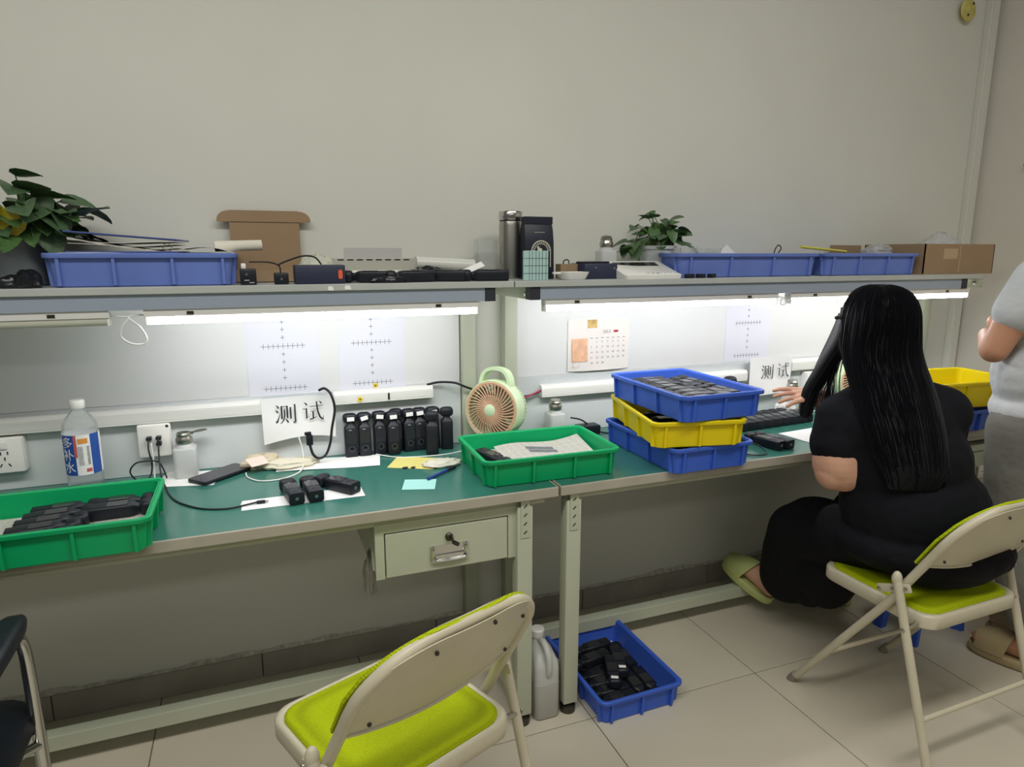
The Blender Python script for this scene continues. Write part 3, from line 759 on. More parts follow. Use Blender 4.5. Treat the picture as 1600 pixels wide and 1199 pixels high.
def char_ce(mb):     # the first character of the sign
    stroke(mb, [(0.06, 0.93), (0.13, 0.86), (0.18, 0.79)], [0.02, 0.06, 0.08]); stroke(mb, [(0.02, 0.70), (0.09, 0.64), (0.14, 0.57)], [0.02, 0.06, 0.08])
    stroke(mb, [(0.03, 0.09), (0.10, 0.15), (0.17, 0.34), (0.22, 0.52)], [0.09, 0.07, 0.035, 0.015])
    stroke(mb, [(0.30, 0.88), (0.30, 0.26)], V_); stroke(mb, [(0.30, 0.85), (0.56, 0.85)], H_); stroke(mb, [(0.55, 0.88), (0.55, 0.28)], V_)
    stroke(mb, [(0.425, 0.72), (0.43, 0.45), (0.39, 0.24), (0.30, 0.10), (0.21, 0.03)], [0.05, 0.06, 0.055, 0.035, 0.015])
    stroke(mb, [(0.45, 0.26), (0.52, 0.18), (0.58, 0.07)], [0.02, 0.055, 0.08])
    stroke(mb, [(0.70, 0.80), (0.70, 0.24)], V_)
    stroke(mb, [(0.90, 0.93), (0.90, 0.09), (0.87, 0.04), (0.77, 0.10)], [0.07, 0.075, 0.07, 0.015])
def char_shi(mb):    # the second character
    stroke(mb, [(0.10, 0.92), (0.18, 0.86), (0.23, 0.78)], [0.02, 0.06, 0.08])
    stroke(mb, [(0.02, 0.60), (0.21, 0.61)], H_); stroke(mb, [(0.20, 0.63), (0.20, 0.14), (0.33, 0.24)], [0.07, 0.07, 0.02])
    stroke(mb, [(0.36, 0.70), (0.97, 0.72)], H_)
    stroke(mb, [(0.38, 0.46), (0.63, 0.47)], H_); stroke(mb, [(0.50, 0.46), (0.50, 0.13)], V_); stroke(mb, [(0.34, 0.08), (0.48, 0.11), (0.66, 0.20)], [0.07, 0.05, 0.02])
    stroke(mb, [(0.68, 0.94), (0.69, 0.70), (0.73, 0.40), (0.81, 0.17), (0.90, 0.06), (0.95, 0.04), (0.965, 0.22)], [0.06, 0.07, 0.075, 0.08, 0.075, 0.06, 0.015])
    stroke(mb, [(0.79, 0.94), (0.86, 0.89), (0.90, 0.82)], [0.02, 0.055, 0.07])
def sign(label, x0, x1, z0, z1, y, seed, tx, tz, size):
    rnd = random.Random(seed)
    root = thing('paper_sign', label, 'sign', ((x0 + x1) / 2, y, z0))
    w, h = x1 - x0, z1 - z0
    def fn(u, v):
        lowcut = 0.018 * math.sin(u * PI * 0.9) if seed == 1 else 0.004 * u
        return ((u - 0.5) * w * (1 - 0.02 * (1 - v)), -0.004 * math.sin(u * 5 + v * 2) - 0.003 * (1 - v) - 0.001, lowcut * (1 - v) + h * v)
    MB().grid(fn, 14, 10, -0.0005).build('sheet', paper_m, root, 60)
    for k, f in enumerate((char_ce, char_shi)):
        mb = MB(T(tx + k * size * 1.22, -0.0085, tz + k * 0.003) @ RZ(0) @ FRONT @ Matrix.Scale(size, 4)); f(mb)
        mb.build('character', ink_m, root, 0)
    return root
sign('white paper sign with two large characters above the phone cable', 0.004, 0.226, 0.815, 0.962, 2.150, 1, -0.072, 0.063, 0.066)
sign('white paper sign with two large characters behind the seated person', 1.868, 2.088, 0.825, 0.985, 2.150, 2, -0.052, 0.066, 0.066)
def test_sheet(label, x0, x1, z0, z1, shear):
    root = thing('test_sheet', label, 'paper', ((x0 + x1) / 2, 2.1795, z0), 0, 'printed test sheets on the backboard')
    w, h = x1 - x0, z1 - z0
    MB().box(-w / 2, w / 2, -0.0008, 0, 0, h).build('sheet', paperl_m, root, 0)
    p = MB()
    def bar(xa, xb, za, zb): p.box(xa, xb, -0.0012, -0.0008, za, zb)
    L, t = 0.0085, 0.0011
    rows = (0.155, 0.022)
    for zr in rows:
        bar(-0.066, 0.066, zr - t / 2, zr + t / 2)
        for k in range(9): bar(-0.0576 + k * 0.0144 - t / 2, -0.0576 + k * 0.0144 + t / 2, zr - L, zr + L)
    zs = [0.055, 0.080, 0.105, 0.130, 0.182, 0.207, 0.230]
    for z in zs:
        bar(-L * 0.7, L * 0.7, z - t / 2, z + t / 2); bar(-t / 2, t / 2, z - L * 0.8, z + L * 0.8)
    p.build('cross_marks', ink_m, root, 0)
    return root
test_sheet('printed sheet of cross marks above the paper sign', -0.026, 0.188, 0.963, 1.235, 0)
test_sheet('printed sheet of cross marks above the standing cameras', 0.248, 0.460, 0.962, 1.235, 0)
test_sheet('printed sheet of cross marks between calendar and seated person', 1.765, 1.985, 0.970, 1.235, 0)

# calendar
root = thing('wall_calendar', 'paper wall calendar with orange picture and date grid', 'calendar', (1.19, 2.1785, 0.975))
MB().grid(lambda u, v: ((u - 0.5) * 0.255, -0.0015 - 0.012 * (1 - v) ** 3 * math.sin(u * PI), 0.19 * v), 12, 8, -0.0006).build('sheet', mat('calendar_paper', 'efe9e2', 0.7), root, 60)
cy = -0.0032
def cal(name, m, x0, x1, z0, z1, dy=0.0):
    tag(MB().box(x0, x1, cy - 0.004 - dy, cy - 0.0035 - dy, z0, z1).build(name, m, root, 0))
MB().box(-0.048, -0.010, -0.0042, -0.0036, 0.158, 0.188).build('gold_stamp', mat('gold_print', 'd9b46e', 0.6, var=0.3, vscale=90), root, 0)
MB().grid(lambda u, v: (-0.112 + 0.062 * u, -0.0055 - 0.012 * (1 - (0.035 + 0.085 * v) / 0.19) ** 3 * math.sin((-0.112 + 0.062 * u) / 0.255 * PI + PI / 2), 0.035 + 0.085 * v), 6, 4, -0.0004).build('orange_picture', mat('orange_print', 'eebd9a', 0.7, var=0.15, vscale=60), root, 0)
def caltext(s, x, z, size, m):
    me = text_mesh(s, size, m, 0.0002)
    bow = 0.012 * (1 - z / 0.19) ** 3 * math.sin((x / 0.255 + 0.5) * PI)
    put('lettering', me, root, T(x, -0.0062 - bow, z) @ FRONT)
greyink = mat('grey_ink', '6a6462', 0.7)
d = 1
for r_ in range(5):
    for c_ in range(7):
        if r_ == 0 and c_ == 0: continue
        if d > 30: break
        caltext(str(d), -0.034 + c_ * 0.0225, 0.106 - r_ * 0.0195, 0.0095, redink_m if c_ in (0,) else greyink); d += 1
for c_ in range(7):
    MB().box(-0.040 + c_ * 0.0225, -0.029 + c_ * 0.0225, -0.0088, -0.0082, 0.1195, 0.1212).build('heading_mark', greyink, root, 0)
for x_, w_ in ((0.016, 0.008), (0.028, 0.006), (0.040, 0.007)):
    MB().box(x_, x_ + w_, -0.0066, -0.0060, 0.1375, 0.149).build('heading_mark', mat_print('heading_print', 'e9e3dc', '5a5654', 0.004, 0.003, 1.0), root, 0)
MB().box(0.060, 0.078, -0.0056, -0.0050, 0.139, 0.147).build('red_mark', mat('red_print', 'b0353a', 0.6), root, 0)
MB().box(-0.108, -0.088, -0.0105, -0.0100, 0.016, 0.030).build('red_stamp', mat_print('stamp_print', 'efe9e2', 'd0605c', 0.005, 0.004, 1.0), root, 0)

# ------------------------------------------------------------------ cable trunking, sockets
def trunking(label, x0, x1, z0, z1, y=2.172, d=0.026):
    root = thing('cable_trunking', label, 'trunking', ((x0 + x1) / 2, y, z0), 0, 'white cable trunking')
    W(root).prism([(y, z0), (y - d, z0 + 0.001), (y - d, z1 - 0.012), (y - d + 0.006, z1), (y, z1)], x0, x1, XP).build('channel', trunk_m, root, 0)
    W(root).box(x0, x1, y - d - 0.0012, y - d, z0 + 0.008, z1 - 0.016).build('cover_line', trunk_m, root, 0)
    return root
trunking('white cable trunking behind the water bottle', -1.1, 0.008, 0.912, 0.958)
t2 = trunking('short white cable trunking with yellow flower stickers above the cameras', 0.222, 0.548, 0.924, 0.966)
trunking('white cable trunking below the calendar', 0.948, 1.86, 0.892, 0.936)
trunking('white cable trunking behind the seated person', 2.09, 2.80, 0.918, 0.965)
def flower(x, z, y, label):
    r = thing('flower_sticker', label, 'sticker', (x, y, z), 0, 'yellow flower stickers')
    for k in range(5):
        a = 2 * PI * k / 5
        MB().sell((0.0062 * math.cos(a), -0.0008, 0.0062 * math.sin(a)), (0.0042, 0.0008, 0.0042), nu=8, nv=6).build('petal', mat('petal_yellow', 'e8d24a', 0.6), r)
    MB().sell((0, -0.0012, 0), (0.0038, 0.0012, 0.0038), nu=8, nv=6).build('centre', mat('flower_centre', '8a6a22', 0.7), r)
flower(0.305, 0.938, 2.1445, 'yellow flower sticker on the front of the short trunking')
flower(0.362, 0.9725, 2.1795, 'yellow flower sticker just above the short trunking')
one('cable_tie', MB().box(0.395, 0.401, 2.1425, 2.1445, 0.930, 0.952), ck, 'short black strip stuck on the flowered trunking', 'strip', smooth=0)

def socket(label, x0, x1, z0, z1, y, layout):
    root = thing('wall_socket', label, 'socket', ((x0 + x1) / 2, y, z0))
    w, h = x1 - x0, z1 - z0
    MB().rprism(w, h, 0.006, 0, 0.028, 0.003, 3, m=T(0, 0, h / 2) @ FRONT).build('box', white_m, root, 40)
    MB().rprism(w - 0.004, h - 0.004, 0.005, 0.028, 0.034, 0.002, 3, m=T(0, 0, h / 2) @ FRONT).build('plate', mat('socket_plate', 'f0eee8', 0.3), root, 40)
    s = MB()
    def slot(x, z, l, a): s.box(-l / 2, l / 2, -0.0015, 0.0015, 0, 0.0008, 0, T(x, -0.034, z + h / 2) @ FRONT @ RZ(a))
    for kind, x, z in layout:
        if kind == '3': slot(x, z + 0.010, 0.010, 90); slot(x - 0.010, z - 0.008, 0.010, 60); slot(x + 0.010, z - 0.008, 0.010, -60)
        if kind == '2': slot(x - 0.008, z, 0.009, 90); slot(x + 0.008, z, 0.009, 90)
        if kind == 'sw':
            MB().box(-0.009, 0.009, -0.011, 0.011, 0, 0.004, 0.002, T(x, -0.034, z + h / 2) @ FRONT).build('switch', white_m, root, 40)
        if kind == 'screw': MB().lathe([(0.0045, 0), (0.003, 0.0015)], 10, T(x, -0.034, z + h / 2) @ FRONT).build('screw', dsteel_m, root)
    if s.v: s.build('slots', ink_m, root, 0)
    return root
socket('white wall socket with a switch at the edge of the picture', -0.766, -0.614, 0.806, 0.906, 2.172, [('3', -0.045, -0.012), ('2', -0.045, 0.025), ('3', 0.030, -0.018), ('2', 0.03, 0.008), ('sw', 0.03, 0.03), ('3', 0.0, -0.01)])
plug_sock = socket('square white wall socket full of charging plugs', -0.338, -0.250, 0.812, 0.911, 2.172, [('screw', 0.036, 0.042)])
socket('white double socket behind the hand of the seated person', 2.165, 2.30, 0.800, 0.908, 2.172, [('2', -0.045, 0.02), ('3', -0.04, -0.02), ('2', 0.03, 0.02), ('3', 0.03, -0.02)])
for k, (x, z, lab) in enumerate(((-0.306, 0.873, 'first black charging plug in the square socket'), (-0.281, 0.873, 'upper black charging plug in the square socket'), (-0.281, 0.856, 'lower black charging plug in the square socket'))):
    r = thing('usb_plug', lab, 'plug', (x, 2.138, z), 0, 'plugs in the square socket')
    MB().box(-0.007, 0.007, -0.022, 0.0, -0.005, 0.005, 0.002).build('plug_body', blackp_m, r, 40)
    MB().cyl((0, -0.022, 0), (0, -0.032, -0.003), 0.003, 0.002, 8).build('strain_relief', blackp_m, r)
cable('charging_cable', [(-0.306, 2.110, 0.868), (-0.306, 2.100, 0.845), (-0.302, 2.105, 0.800), (-0.310, 2.10, 0.765), (-0.335, 2.09, 0.757), (-0.355, 2.08, 0.790), (-0.340, 2.08, 0.815), (-0.312, 2.085, 0.818), (-0.285, 2.09, 0.812), (-0.275, 2.10, 0.790), (-0.268, 2.11, 0.754)], 0.0022, ck, 'black charging cable curling in a loop below the square socket')
cable('charging_cable', [(-0.281, 2.108, 0.851), (-0.280, 2.09, 0.82), (-0.275, 2.06, 0.775), (-0.262, 2.02, 0.7535), (-0.245, 1.95, 0.7525), (-0.215, 1.88, 0.7525), (-0.16, 1.815, 0.7525), (-0.10, 1.79, 0.7525), (-0.055, 1.795, 0.754), (-0.025, 1.802, 0.7555)], 0.0024, ck, 'black charging cable crossing the bench to the paper strip')
r = thing('micro_plug', 'black cable plug resting on the paper strip', 'plug', (-0.025, 1.802, 0.7515))
MB().box(0.0, 0.022, -0.005, 0.005, 0.0, 0.0075, 0.002).build('plug_body', blackp_m, r, 40); MB().box(0.022, 0.030, -0.003, 0.003, 0.002, 0.005).build('tip', steel_m, r, 0)
cable('charging_cable', [(-0.300, 2.115, 0.862), (-0.298, 2.108, 0.84), (-0.296, 2.100, 0.80), (-0.297, 2.095, 0.77), (-0.298, 2.09, 0.7535)], 0.002, cw, 'white cable hanging straight down from the square socket')
cable('thick_power_cord', [(0.178, 2.140, 0.978), (0.195, 2.125, 0.985), (0.212, 2.115, 0.965), (0.220, 2.110, 0.920), (0.208, 2.105, 0.860), (0.200, 2.100, 0.815), (0.185, 2.095, 0.780), (0.163, 2.090, 0.771), (0.146, 2.090, 0.785), (0.138, 2.098, 0.815)], 0.0042, ck, 'thick black cord curving over the paper sign')
r = thing('barrel_plug', 'black plug hanging at the lower edge of the sign', 'plug', (0.138, 2.098, 0.815))
MB().rprism(0.020, 0.014, 0.004, 0, 0.032, 0.002, 3).build('plug_body', blackp_m, r, 40); MB().box(-0.014, 0.006, -0.005, 0.005, 0.032, 0.042, 0.002).build('plug_tip', blackp_m, r, 40)
cable('phone_cable', [(0.108, 2.135, 0.835), (0.116, 2.120, 0.80), (0.115, 2.08, 0.768), (0.100, 2.03, 0.7535), (0.050, 1.985, 0.7525), (-0.010, 1.985, 0.7525), (-0.045, 2.03, 0.7525), (-0.052, 2.075, 0.7535)], 0.0022, cw, 'white cable running from the sign to the phone')
cable('thin_cable', [(0.345, 2.120, 0.7555), (0.40, 2.075, 0.7525), (0.46, 2.055, 0.7525), (0.53, 2.045, 0.7525), (0.60, 2.055, 0.7525), (0.66, 2.09, 0.7525)], 0.002, cw, 'thin white cable in front of the standing cameras')
cable('fan_lead', [(0.53, 2.160, 0.967), (0.57, 2.150, 0.975), (0.62, 2.135, 0.972), (0.66, 2.13, 0.955), (0.72, 2.15, 0.93), (0.82, 2.155, 0.902), (0.90, 2.155, 0.902), (0.947, 2.158, 0.915)], 0.004, ck, 'black lead arching behind the green fan')
cable('red_lead', [(0.80, 2.150, 0.890), (0.87, 2.150, 0.894), (0.91, 2.152, 0.905), (0.947, 2.156, 0.918)], 0.0038, mat('red_cable', 'a8415a', 0.5), 'red lead entering the trunking beside the fan')
cable('black_lead', [(0.83, 2.10, 0.7535), (0.86, 2.07, 0.757), (0.885, 2.06, 0.785), (0.91, 2.07, 0.793), (0.945, 2.09, 0.775), (0.97, 2.11, 0.7545)], 0.0025, ck, 'thin black lead looping beside the fan')
cable('black_lead', [(1.06, 2.14, 0.81), (1.10, 2.13, 0.80), (1.14, 2.12, 0.77), (1.17, 2.10, 0.7545), (1.22, 2.08, 0.757), (1.27, 2.10, 0.80), (1.29, 2.12, 0.815), (1.25, 2.13, 0.79), (1.21, 2.12, 0.757), (1.27, 2.11, 0.7545), (1.36, 2.11, 0.80), (1.40, 2.12, 0.82), (1.44, 2.12, 0.81)], 0.003, ck, 'black lead coiled against the backboard behind the tray stack')
cable('black_lead', [(1.47, 1.70, 0.7535), (1.50, 1.67, 0.7535), (1.545, 1.665, 0.7545), (1.545, 1.70, 0.770), (1.53, 1.73, 0.775), (1.50, 1.75, 0.7545)], 0.0022, ck, 'small black cable loop beside the bottom blue tray')
one('adapter_box', MB().box(1.075, 1.160, 2.09, 2.14, 0.7503, 0.785, 0.004), blackp_m, 'small black adapter box behind the pump bottle', 'adapter')

# ------------------------------------------------------------------ things on the benches
# water bottle
def band(mb, r, a0, a1, z0, z1, n=24):
    mb.grid(lambda u, v: (r * math.cos(R(a0 + (a1 - a0) * u)), r * math.sin(R(a0 + (a1 - a0) * u)), z0 + (z1 - z0) * v), n, 1)
    return mb
root = thing('water_bottle', 'clear plastic water bottle with blue label and white cap', 'bottle', (-0.462, 2.075, 0.7503))
MB().lathe([(0.030, 0.0), (0.040, 0.004), (0.0435, 0.012), (0.0435, 0.050), (0.0420, 0.056), (0.0435, 0.062), (0.0435, 0.175), (0.040, 0.195), (0.030, 0.215), (0.018, 0.230), (0.0145, 0.236), (0.0145, 0.246)], 32).build('bottle_body', mat('clear_pet', 'eef4f6', 0.06, trans=0.85, ior=1.15, alpha=0.7), root, 50)
MB().lathe([(0.0175, 0.238), (0.0185, 0.240), (0.0185, 0.258), (0.0165, 0.261), (0.004, 0.2615)], 28).build('cap', white_m, root, 40)
lab = band(MB(), 0.0442, 0, 360, 0.060, 0.172, 40).build('label', paper_m, root, 60)
band(MB(), 0.0446, 208, 260, 0.060, 0.172, 14).build('label_panel', blueink_m, lab, 60)
band(MB(), 0.0446, 308, 345, 0.060, 0.172, 14).build('label_panel', blueink_m, lab, 60)
band(MB(), 0.0449, 257, 266, 0.110, 0.172, 6).build('red_corner', redink_m, lab, 60)
band(MB(), 0.0447, 270, 300, 0.148, 0.162, 8).build('slogan', mat('label_orange', 'e39a4a', 0.5), lab, 60)
band(MB(), 0.0447, 268, 303, 0.088, 0.140, 8).build('fine_print', mat_print('label_print', 'f0efe9', '6a6a78', 0.006, 0.03, 0.8), lab, 60)
band(MB(), 0.0447, 288, 305, 0.068, 0.078, 6).build('red_tag', redink_m, lab, 60)
for k, ch in enumerate('多补水'):
    me = text_mesh(ch, 0.034, white_m, 0.0003)
    a = R(234)
    for v in me.vertices:      # bend the character round the bottle
        ang = a + v.co.x / 0.0452
        v.co = Vector((0.0450 * math.cos(ang) , 0.0450 * math.sin(ang), v.co.y + 0.149 - 0.034 * k)) + Vector((math.cos(ang), math.sin(ang), 0)) * v.co.z
    put('character', me, lab)

def dispenser(label, x, y, z, cap_open, s=1.0):
    root = thing('pump_bottle', label, 'bottle', (x, y, z), 0, 'white bottles with metal press caps')
    MB().rprism(0.062, 0.062, 0.012, 0.0, 0.092, 0.005, 5).lathe([(0.027, 0.091), (0.025, 0.097), (0.020, 0.101), (0.020, 0.106)], 24).build('bottle_body', frost_m, root, 50)
    MB().lathe([(0.0225, 0.104), (0.0235, 0.106), (0.0235, 0.118), (0.021, 0.122), (0.020, 0.128), (0.0215, 0.131), (0.018, 0.135), (0.004, 0.1355)], 28).build('press_cap', steel_m, root, 40)
    if cap_open:
        MB().sell((0.043, 0.012, 0.133), (0.021, 0.017, 0.0025), nu=18, nv=6, rot=RY(-6)).box(0.018, 0.026, 0.006, 0.016, 0.126, 0.132).build('flip_lid', steel_m, root, 50)
    else:
        MB().sell((0, 0, 0.137), (0.019, 0.019, 0.006), nu=18, nv=6).build('flip_lid', steel_m, root, 50)
dispenser('white press-cap bottle beside the square wall socket, lid open', -0.214, 2.118, 0.7503, True)
dispenser('white press-cap bottle between fan and tray stack', 0.985, 2.112, 0.7503, False)
dispenser('white press-cap bottle next to the hand of the person', 2.060, 2.105, 0.7503, False)
dispenser('white press-cap bottle on the shelf by the small potted plant', 1.162, 2.090, 1.3203, False, 0.9)

# phone
root = thing('smartphone', 'black smartphone lying face up on loose paper', 'phone', (-0.122, 2.083, 0.7535), R(42))
MB().rprism(0.172, 0.078, 0.012, 0, 0.0085, 0.002, 5).build('phone_body', blackp_m, root, 40)
MB().rprism(0.166, 0.072, 0.010, 0.0085, 0.0089, 0, 5).build('screen', mat('phone_glass', '3a343c', 0.1, spec=0.7), root, 40)
sheet('paper_sheet', paper_m, 'white paper under the phone', 'paper', -0.205, 2.090, 0.7503, 0.17, 0.135, -14)
sheet('paper_sheet', paper_m, 'long white paper below the sign and cameras', 'paper', 0.195, 2.092, 0.7503, 0.31, 0.115, -10, 0.002)
root = thing('paper_strip', 'narrow white paper strip under three cameras', 'paper', (0.095, 1.803, 0.7503), R(0.5))
MB().grid(lambda u, v: ((u - 0.5) * 0.315 + 0.006 * math.sin(v * 9) * (u < 0.05), (v - 0.5) * 0.085 * (1 - 0.15 * (1 - u)), 0.0004 + 0.0), 12, 3, 0.0003).build('sheet', paper_m, root, 0)
sheet('yellow_form', yellowpaper_m, 'yellow ruled form lying in front of the standing cameras', 'paper', 0.445, 1.998, 0.7503, 0.145, 0.115, -28)
one('black_crumb', MB().sell((0.405, 1.952, 0.7545), (0.010, 0.005, 0.0022), nu=10, nv=6), blackp_m, 'larger black crumb on the yellow form', 'crumb')
one('black_crumb', MB().sell((0.428, 1.945, 0.7545), (0.008, 0.006, 0.0022), nu=10, nv=6), blackp_m, 'smaller black crumb on the yellow form near the wrapper', 'crumb')
sheet('note_slip', mat('cyan_note', 'a5dcd6', 0.7), 'pale cyan note slip lying near the pen', 'note', 0.412, 1.795, 0.7503, 0.092, 0.085, -18)
root = thing('ball_pen', 'blue ball pen with black grip beside the wrapper', 'pen', (0.500, 1.862, 0.7563), R(37))
MB().cyl((-0.072, 0, 0), (0.02, 0, 0), 0.0048, n=12).build('barrel', mat('pen_blue', '23418c', 0.35), root)
MB().cyl((0.02, 0, 0), (0.058, 0, 0), 0.0052, n=12).cyl((0.058, 0, 0), (0.072, 0, 0), 0.0045, 0.001, 12).build('grip', blackp_m, root)
def crumple(name, label, cat, m, c, rad, seed, n=26, amp=0.35, sy=1.0):
    rnd = random.Random(seed); ph = [(rnd.uniform(0, 6), rnd.uniform(2, 6), rnd.uniform(2, 6)) for _ in range(6)]
    mb = MB(); mb.sell((0, 0, 0), rad, nu=n, nv=14)
    out = []
    for p in mb.v:
        k = 0
        d = Vector((p.x / rad[0], p.y / rad[1], p.z / rad[2]))
        for a, f, g in ph: k += math.sin(d.x * f + a) * math.cos(d.y * g + a * 2) + 0.5 * math.sin(d.z * g * 2 + a)
        q = p * (1 + amp * k / 6 + rnd.uniform(-amp, amp) * 0.35); q.z = max(q.z, -rad[2] * 0.45); out.append(q)
    mb.v = out
    zmin = min(p.z for p in out)
    return one(name, mb, m, label, cat, None, 18, T(c[0], c[1], c[2] - zmin))
crumple('plastic_wrapper', 'crumpled clear wrapper lying over the yellow form', 'wrapper', mat('wrapper', 'e6e2d2', 0.3, alpha=0.8, bump=0.5, bscale=60), (0.520, 1.945, 0.7525), (0.062, 0.034, 0.012), 3, amp=0.3)
crumple('tissue', 'crumpled white tissue behind the row of cameras', 'tissue', tissue_m, (2.01, 2.085, 0.7503), (0.048, 0.035, 0.036), 5, amp=0.4)
crumple('cotton_glove', 'beige cotton glove bunched behind the phone', 'glove', glove_m, (-0.005, 2.130, 0.7503), (0.060, 0.030, 0.030), 8, amp=0.3)
crumple('cotton_glove', 'flattened pale glove below the paper sign', 'glove', mat('pale_cloth', 'd8d2bd', 0.85, bump=0.5, bscale=40), (0.080, 2.100, 0.7525), (0.080, 0.040, 0.017), 11, amp=0.25)
one('pink_slip', MB().box(-0.028, 0.028, -0.020, 0.020, 0, 0.0012), mat('pink_paper', 'e9cfc4', 0.8), 'small pink paper slip on the gloves', 'note', None, 0, T(-0.018, 2.085, 0.783) @ RZ(28) @ RX(24))
one('notebook', MB().box(-0.055, 0.055, -0.035, 0.035, 0, 0.010, 0.002), blackp_m, 'black notebook behind the green camera tray', 'notebook', None, 40, T(-0.375, 2.060, 0.7503) @ RZ(14))
root = thing('pliers', 'dark handled pliers beside the water bottle', 'tool', (-0.560, 2.020, 0.7503), R(28))
MB().tube(smooth_path([(-0.09, -0.028, 0.008), (-0.04, -0.020, 0.008), (0.0, -0.004, 0.008), (0.03, 0.006, 0.008)], 5), 0.0065, 8).tube(smooth_path([(-0.09, 0.028, 0.008), (-0.04, 0.020, 0.008), (0.0, 0.004, 0.008), (0.03, -0.006, 0.008)], 5), 0.0065, 8).build('handles', blackp_m, root)
MB().box(0.0, 0.055, -0.008, 0.008, 0.003, 0.013, 0.003).build('jaws', dsteel_m, root, 40)
sheet('paper_sheet', paper_m, 'white paper in front of the seated person', 'paper', 1.885, 1.790, 0.7503, 0.21, 0.16, 5)
cable('white_lead', [(2.10, 2.12, 0.756), (2.16, 2.08, 0.7535), (2.22, 2.06, 0.7535), (2.25, 2.02, 0.760), (2.20, 1.99, 0.768), (2.15, 2.0, 0.760), (2.17, 1.97, 0.7535), (2.28, 1.97, 0.7535), (2.36, 2.05, 0.7535)], 0.0035, cw, 'white lead looping under the hand of the person')
r = thing('gimbal_head', 'black round camera accessory standing behind the top tray', 'camera part', (1.705, 2.095, 0.7503))
MB().rprism(0.05, 0.045, 0.01, 0, 0.155, 0.004, 4).build('stand_body', blackp_m, r, 40); MB().sell((0.028, 0, 0.158), (0.026, 0.022, 0.020), 0.7, 0.8).sell((-0.022, 0, 0.158), (0.020, 0.016, 0.014), 0.8, 0.8).build('head', blackp_m, r)
MB().lathe([(0.004, 0), (0.003, 0.002)], 10, T(0.03, -0.0215, 0.158) @ RX(90)).build('lens', steel_m, r)

# electric fans
def fan(label, loc, rz, s=1.0, full=True):
    root = thing('desk_fan', label, 'fan', loc, rz, 'mint green desk fans'); root.scale = (s, s, s)
    # faces -y; axis tilted slightly up
    cz, rr = 0.140, 0.100
    A = T(0, 0, cz) @ RX(-6) @ RX(90)      # local z -> facing out (-y)
    MB().loops([[(x, y, z) for x, y in rrect(w, d, r, 6)] for w, d, r, z in ((0.15, 0.12, 0.05, 0), (0.155, 0.125, 0.052, 0.008), (0.14, 0.11, 0.05, 0.022), (0.09, 0.07, 0.034, 0.036), (0.075, 0.06, 0.028, 0.06))]).build('base', fan_m, root, 50)
    MB().lathe([(rr - 0.006, 0.030), (rr, 0.034), (rr + 0.004, 0.026), (rr + 0.005, -0.006), (rr + 0.002, -0.022), (rr - 0.004, -0.024), (rr - 0.006, 0.0), (rr - 0.008, 0.026), (rr - 0.006, 0.030)], 48, A, False, False).build('shell_ring', fan_m, root, 60)
    MB().lathe([(rr - 0.013, 0.033), (rr - 0.006, 0.036), (rr - 0.002, 0.033), (rr - 0.006, 0.028), (rr - 0.013, 0.033)], 48, A, False, False).build('front_ring', fantan_m, root, 60)
    MB().lathe([(0.020, 0.040), (0.021, 0.043), (0.014, 0.047), (0.002, 0.048)], 24, A).build('hub_cap', fan_m, root, 60)
    g = MB()
    for k in range(40):
        a = 2 * PI * k / 40
        pts = []
        for i in range(6):
            t = i / 5; rad = 0.018 + (rr - 0.028) * t; aa = a + 0.35 * t
            pts.append((rad * math.cos(aa), rad * math.sin(aa), 0.041 - 0.008 * t * t))
        g.tube(pts, 0.0023, 5, m=A)
    for q in (0.05,): g.tube([(q * math.cos(2 * PI * k / 30), q * math.sin(2 * PI * k / 30), 0.0395) for k in range(30)], 0.0012, 5, True, A)
    g.build('front_grille', fantan_m, root, 60)
    for k in range(5):
        b = MB().grid(lambda u, v: ((0.022 + 0.062 * u) * math.cos(0.9 * v - 0.45), (0.022 + 0.062 * u) * math.sin(0.9 * v - 0.45), 0.006 - 0.014 * v), 5, 5, 0.0015)
        b.build('blade', fandark_m, root, 60, A @ RZ(72 * k))
    MB().cyl((0, 0, -0.055), (0, 0, 0.014), 0.020, n=20, m=A).build('motor', fandark_m, root)
    c = MB()
    for k in range(48):
        a = 2 * PI * k / 48
        pts = [((rr - 0.002) * math.cos(a), (rr - 0.002) * math.sin(a), -0.020), ((rr - 0.006) * math.cos(a), (rr - 0.006) * math.sin(a), -0.050), ((rr - 0.03) * math.cos(a), (rr - 0.03) * math.sin(a), -0.078), (0.03 * math.cos(a), 0.03 * math.sin(a), -0.092)]
        c.tube(smooth_path(pts, 3), 0.0018, 5, m=A)
    for q, z in ((rr - 0.003, -0.034), (rr - 0.007, -0.052), (rr - 0.018, -0.069), (0.03, -0.092)):
        c.tube([(q * math.cos(2 * PI * k / 36), q * math.sin(2 * PI * k / 36), z) for k in range(36)], 0.0022, 5, True, A)
    c.lathe([(0.032, -0.090), (0.030, -0.096), (0.002, -0.097)], 20, A)
    c.build('rear_cage', fan_m, root, 60)
    h = MB()
    arc = [(-0.056, 0.085, 0.0), (-0.050, 0.112, 0.0), (-0.034, 0.134, 0.0), (0, 0.143, 0.0), (0.034, 0.134, 0.0), (0.050, 0.112, 0.0), (0.056, 0.085, 0.0)]
    P = smooth_path(arc, 5)
    Ls = []
    for i, p in enumerate(P):
        t = (P[min(i + 1, len(P) - 1)] - P[max(i - 1, 0)]).normalized(); n = Vector((-t.y, t.x, 0))
        Ls.append([tuple(p + n * a + Vector((0, 0, b))) for a, b in ((0.006, 0.018), (0.007, 0.0), (0.006, -0.018), (-0.006, -0.018), (-0.007, 0), (-0.006, 0.018))])
    h.loops(Ls, True, True, A)
    h.build('handle', fan_m, root, 60)
    return root
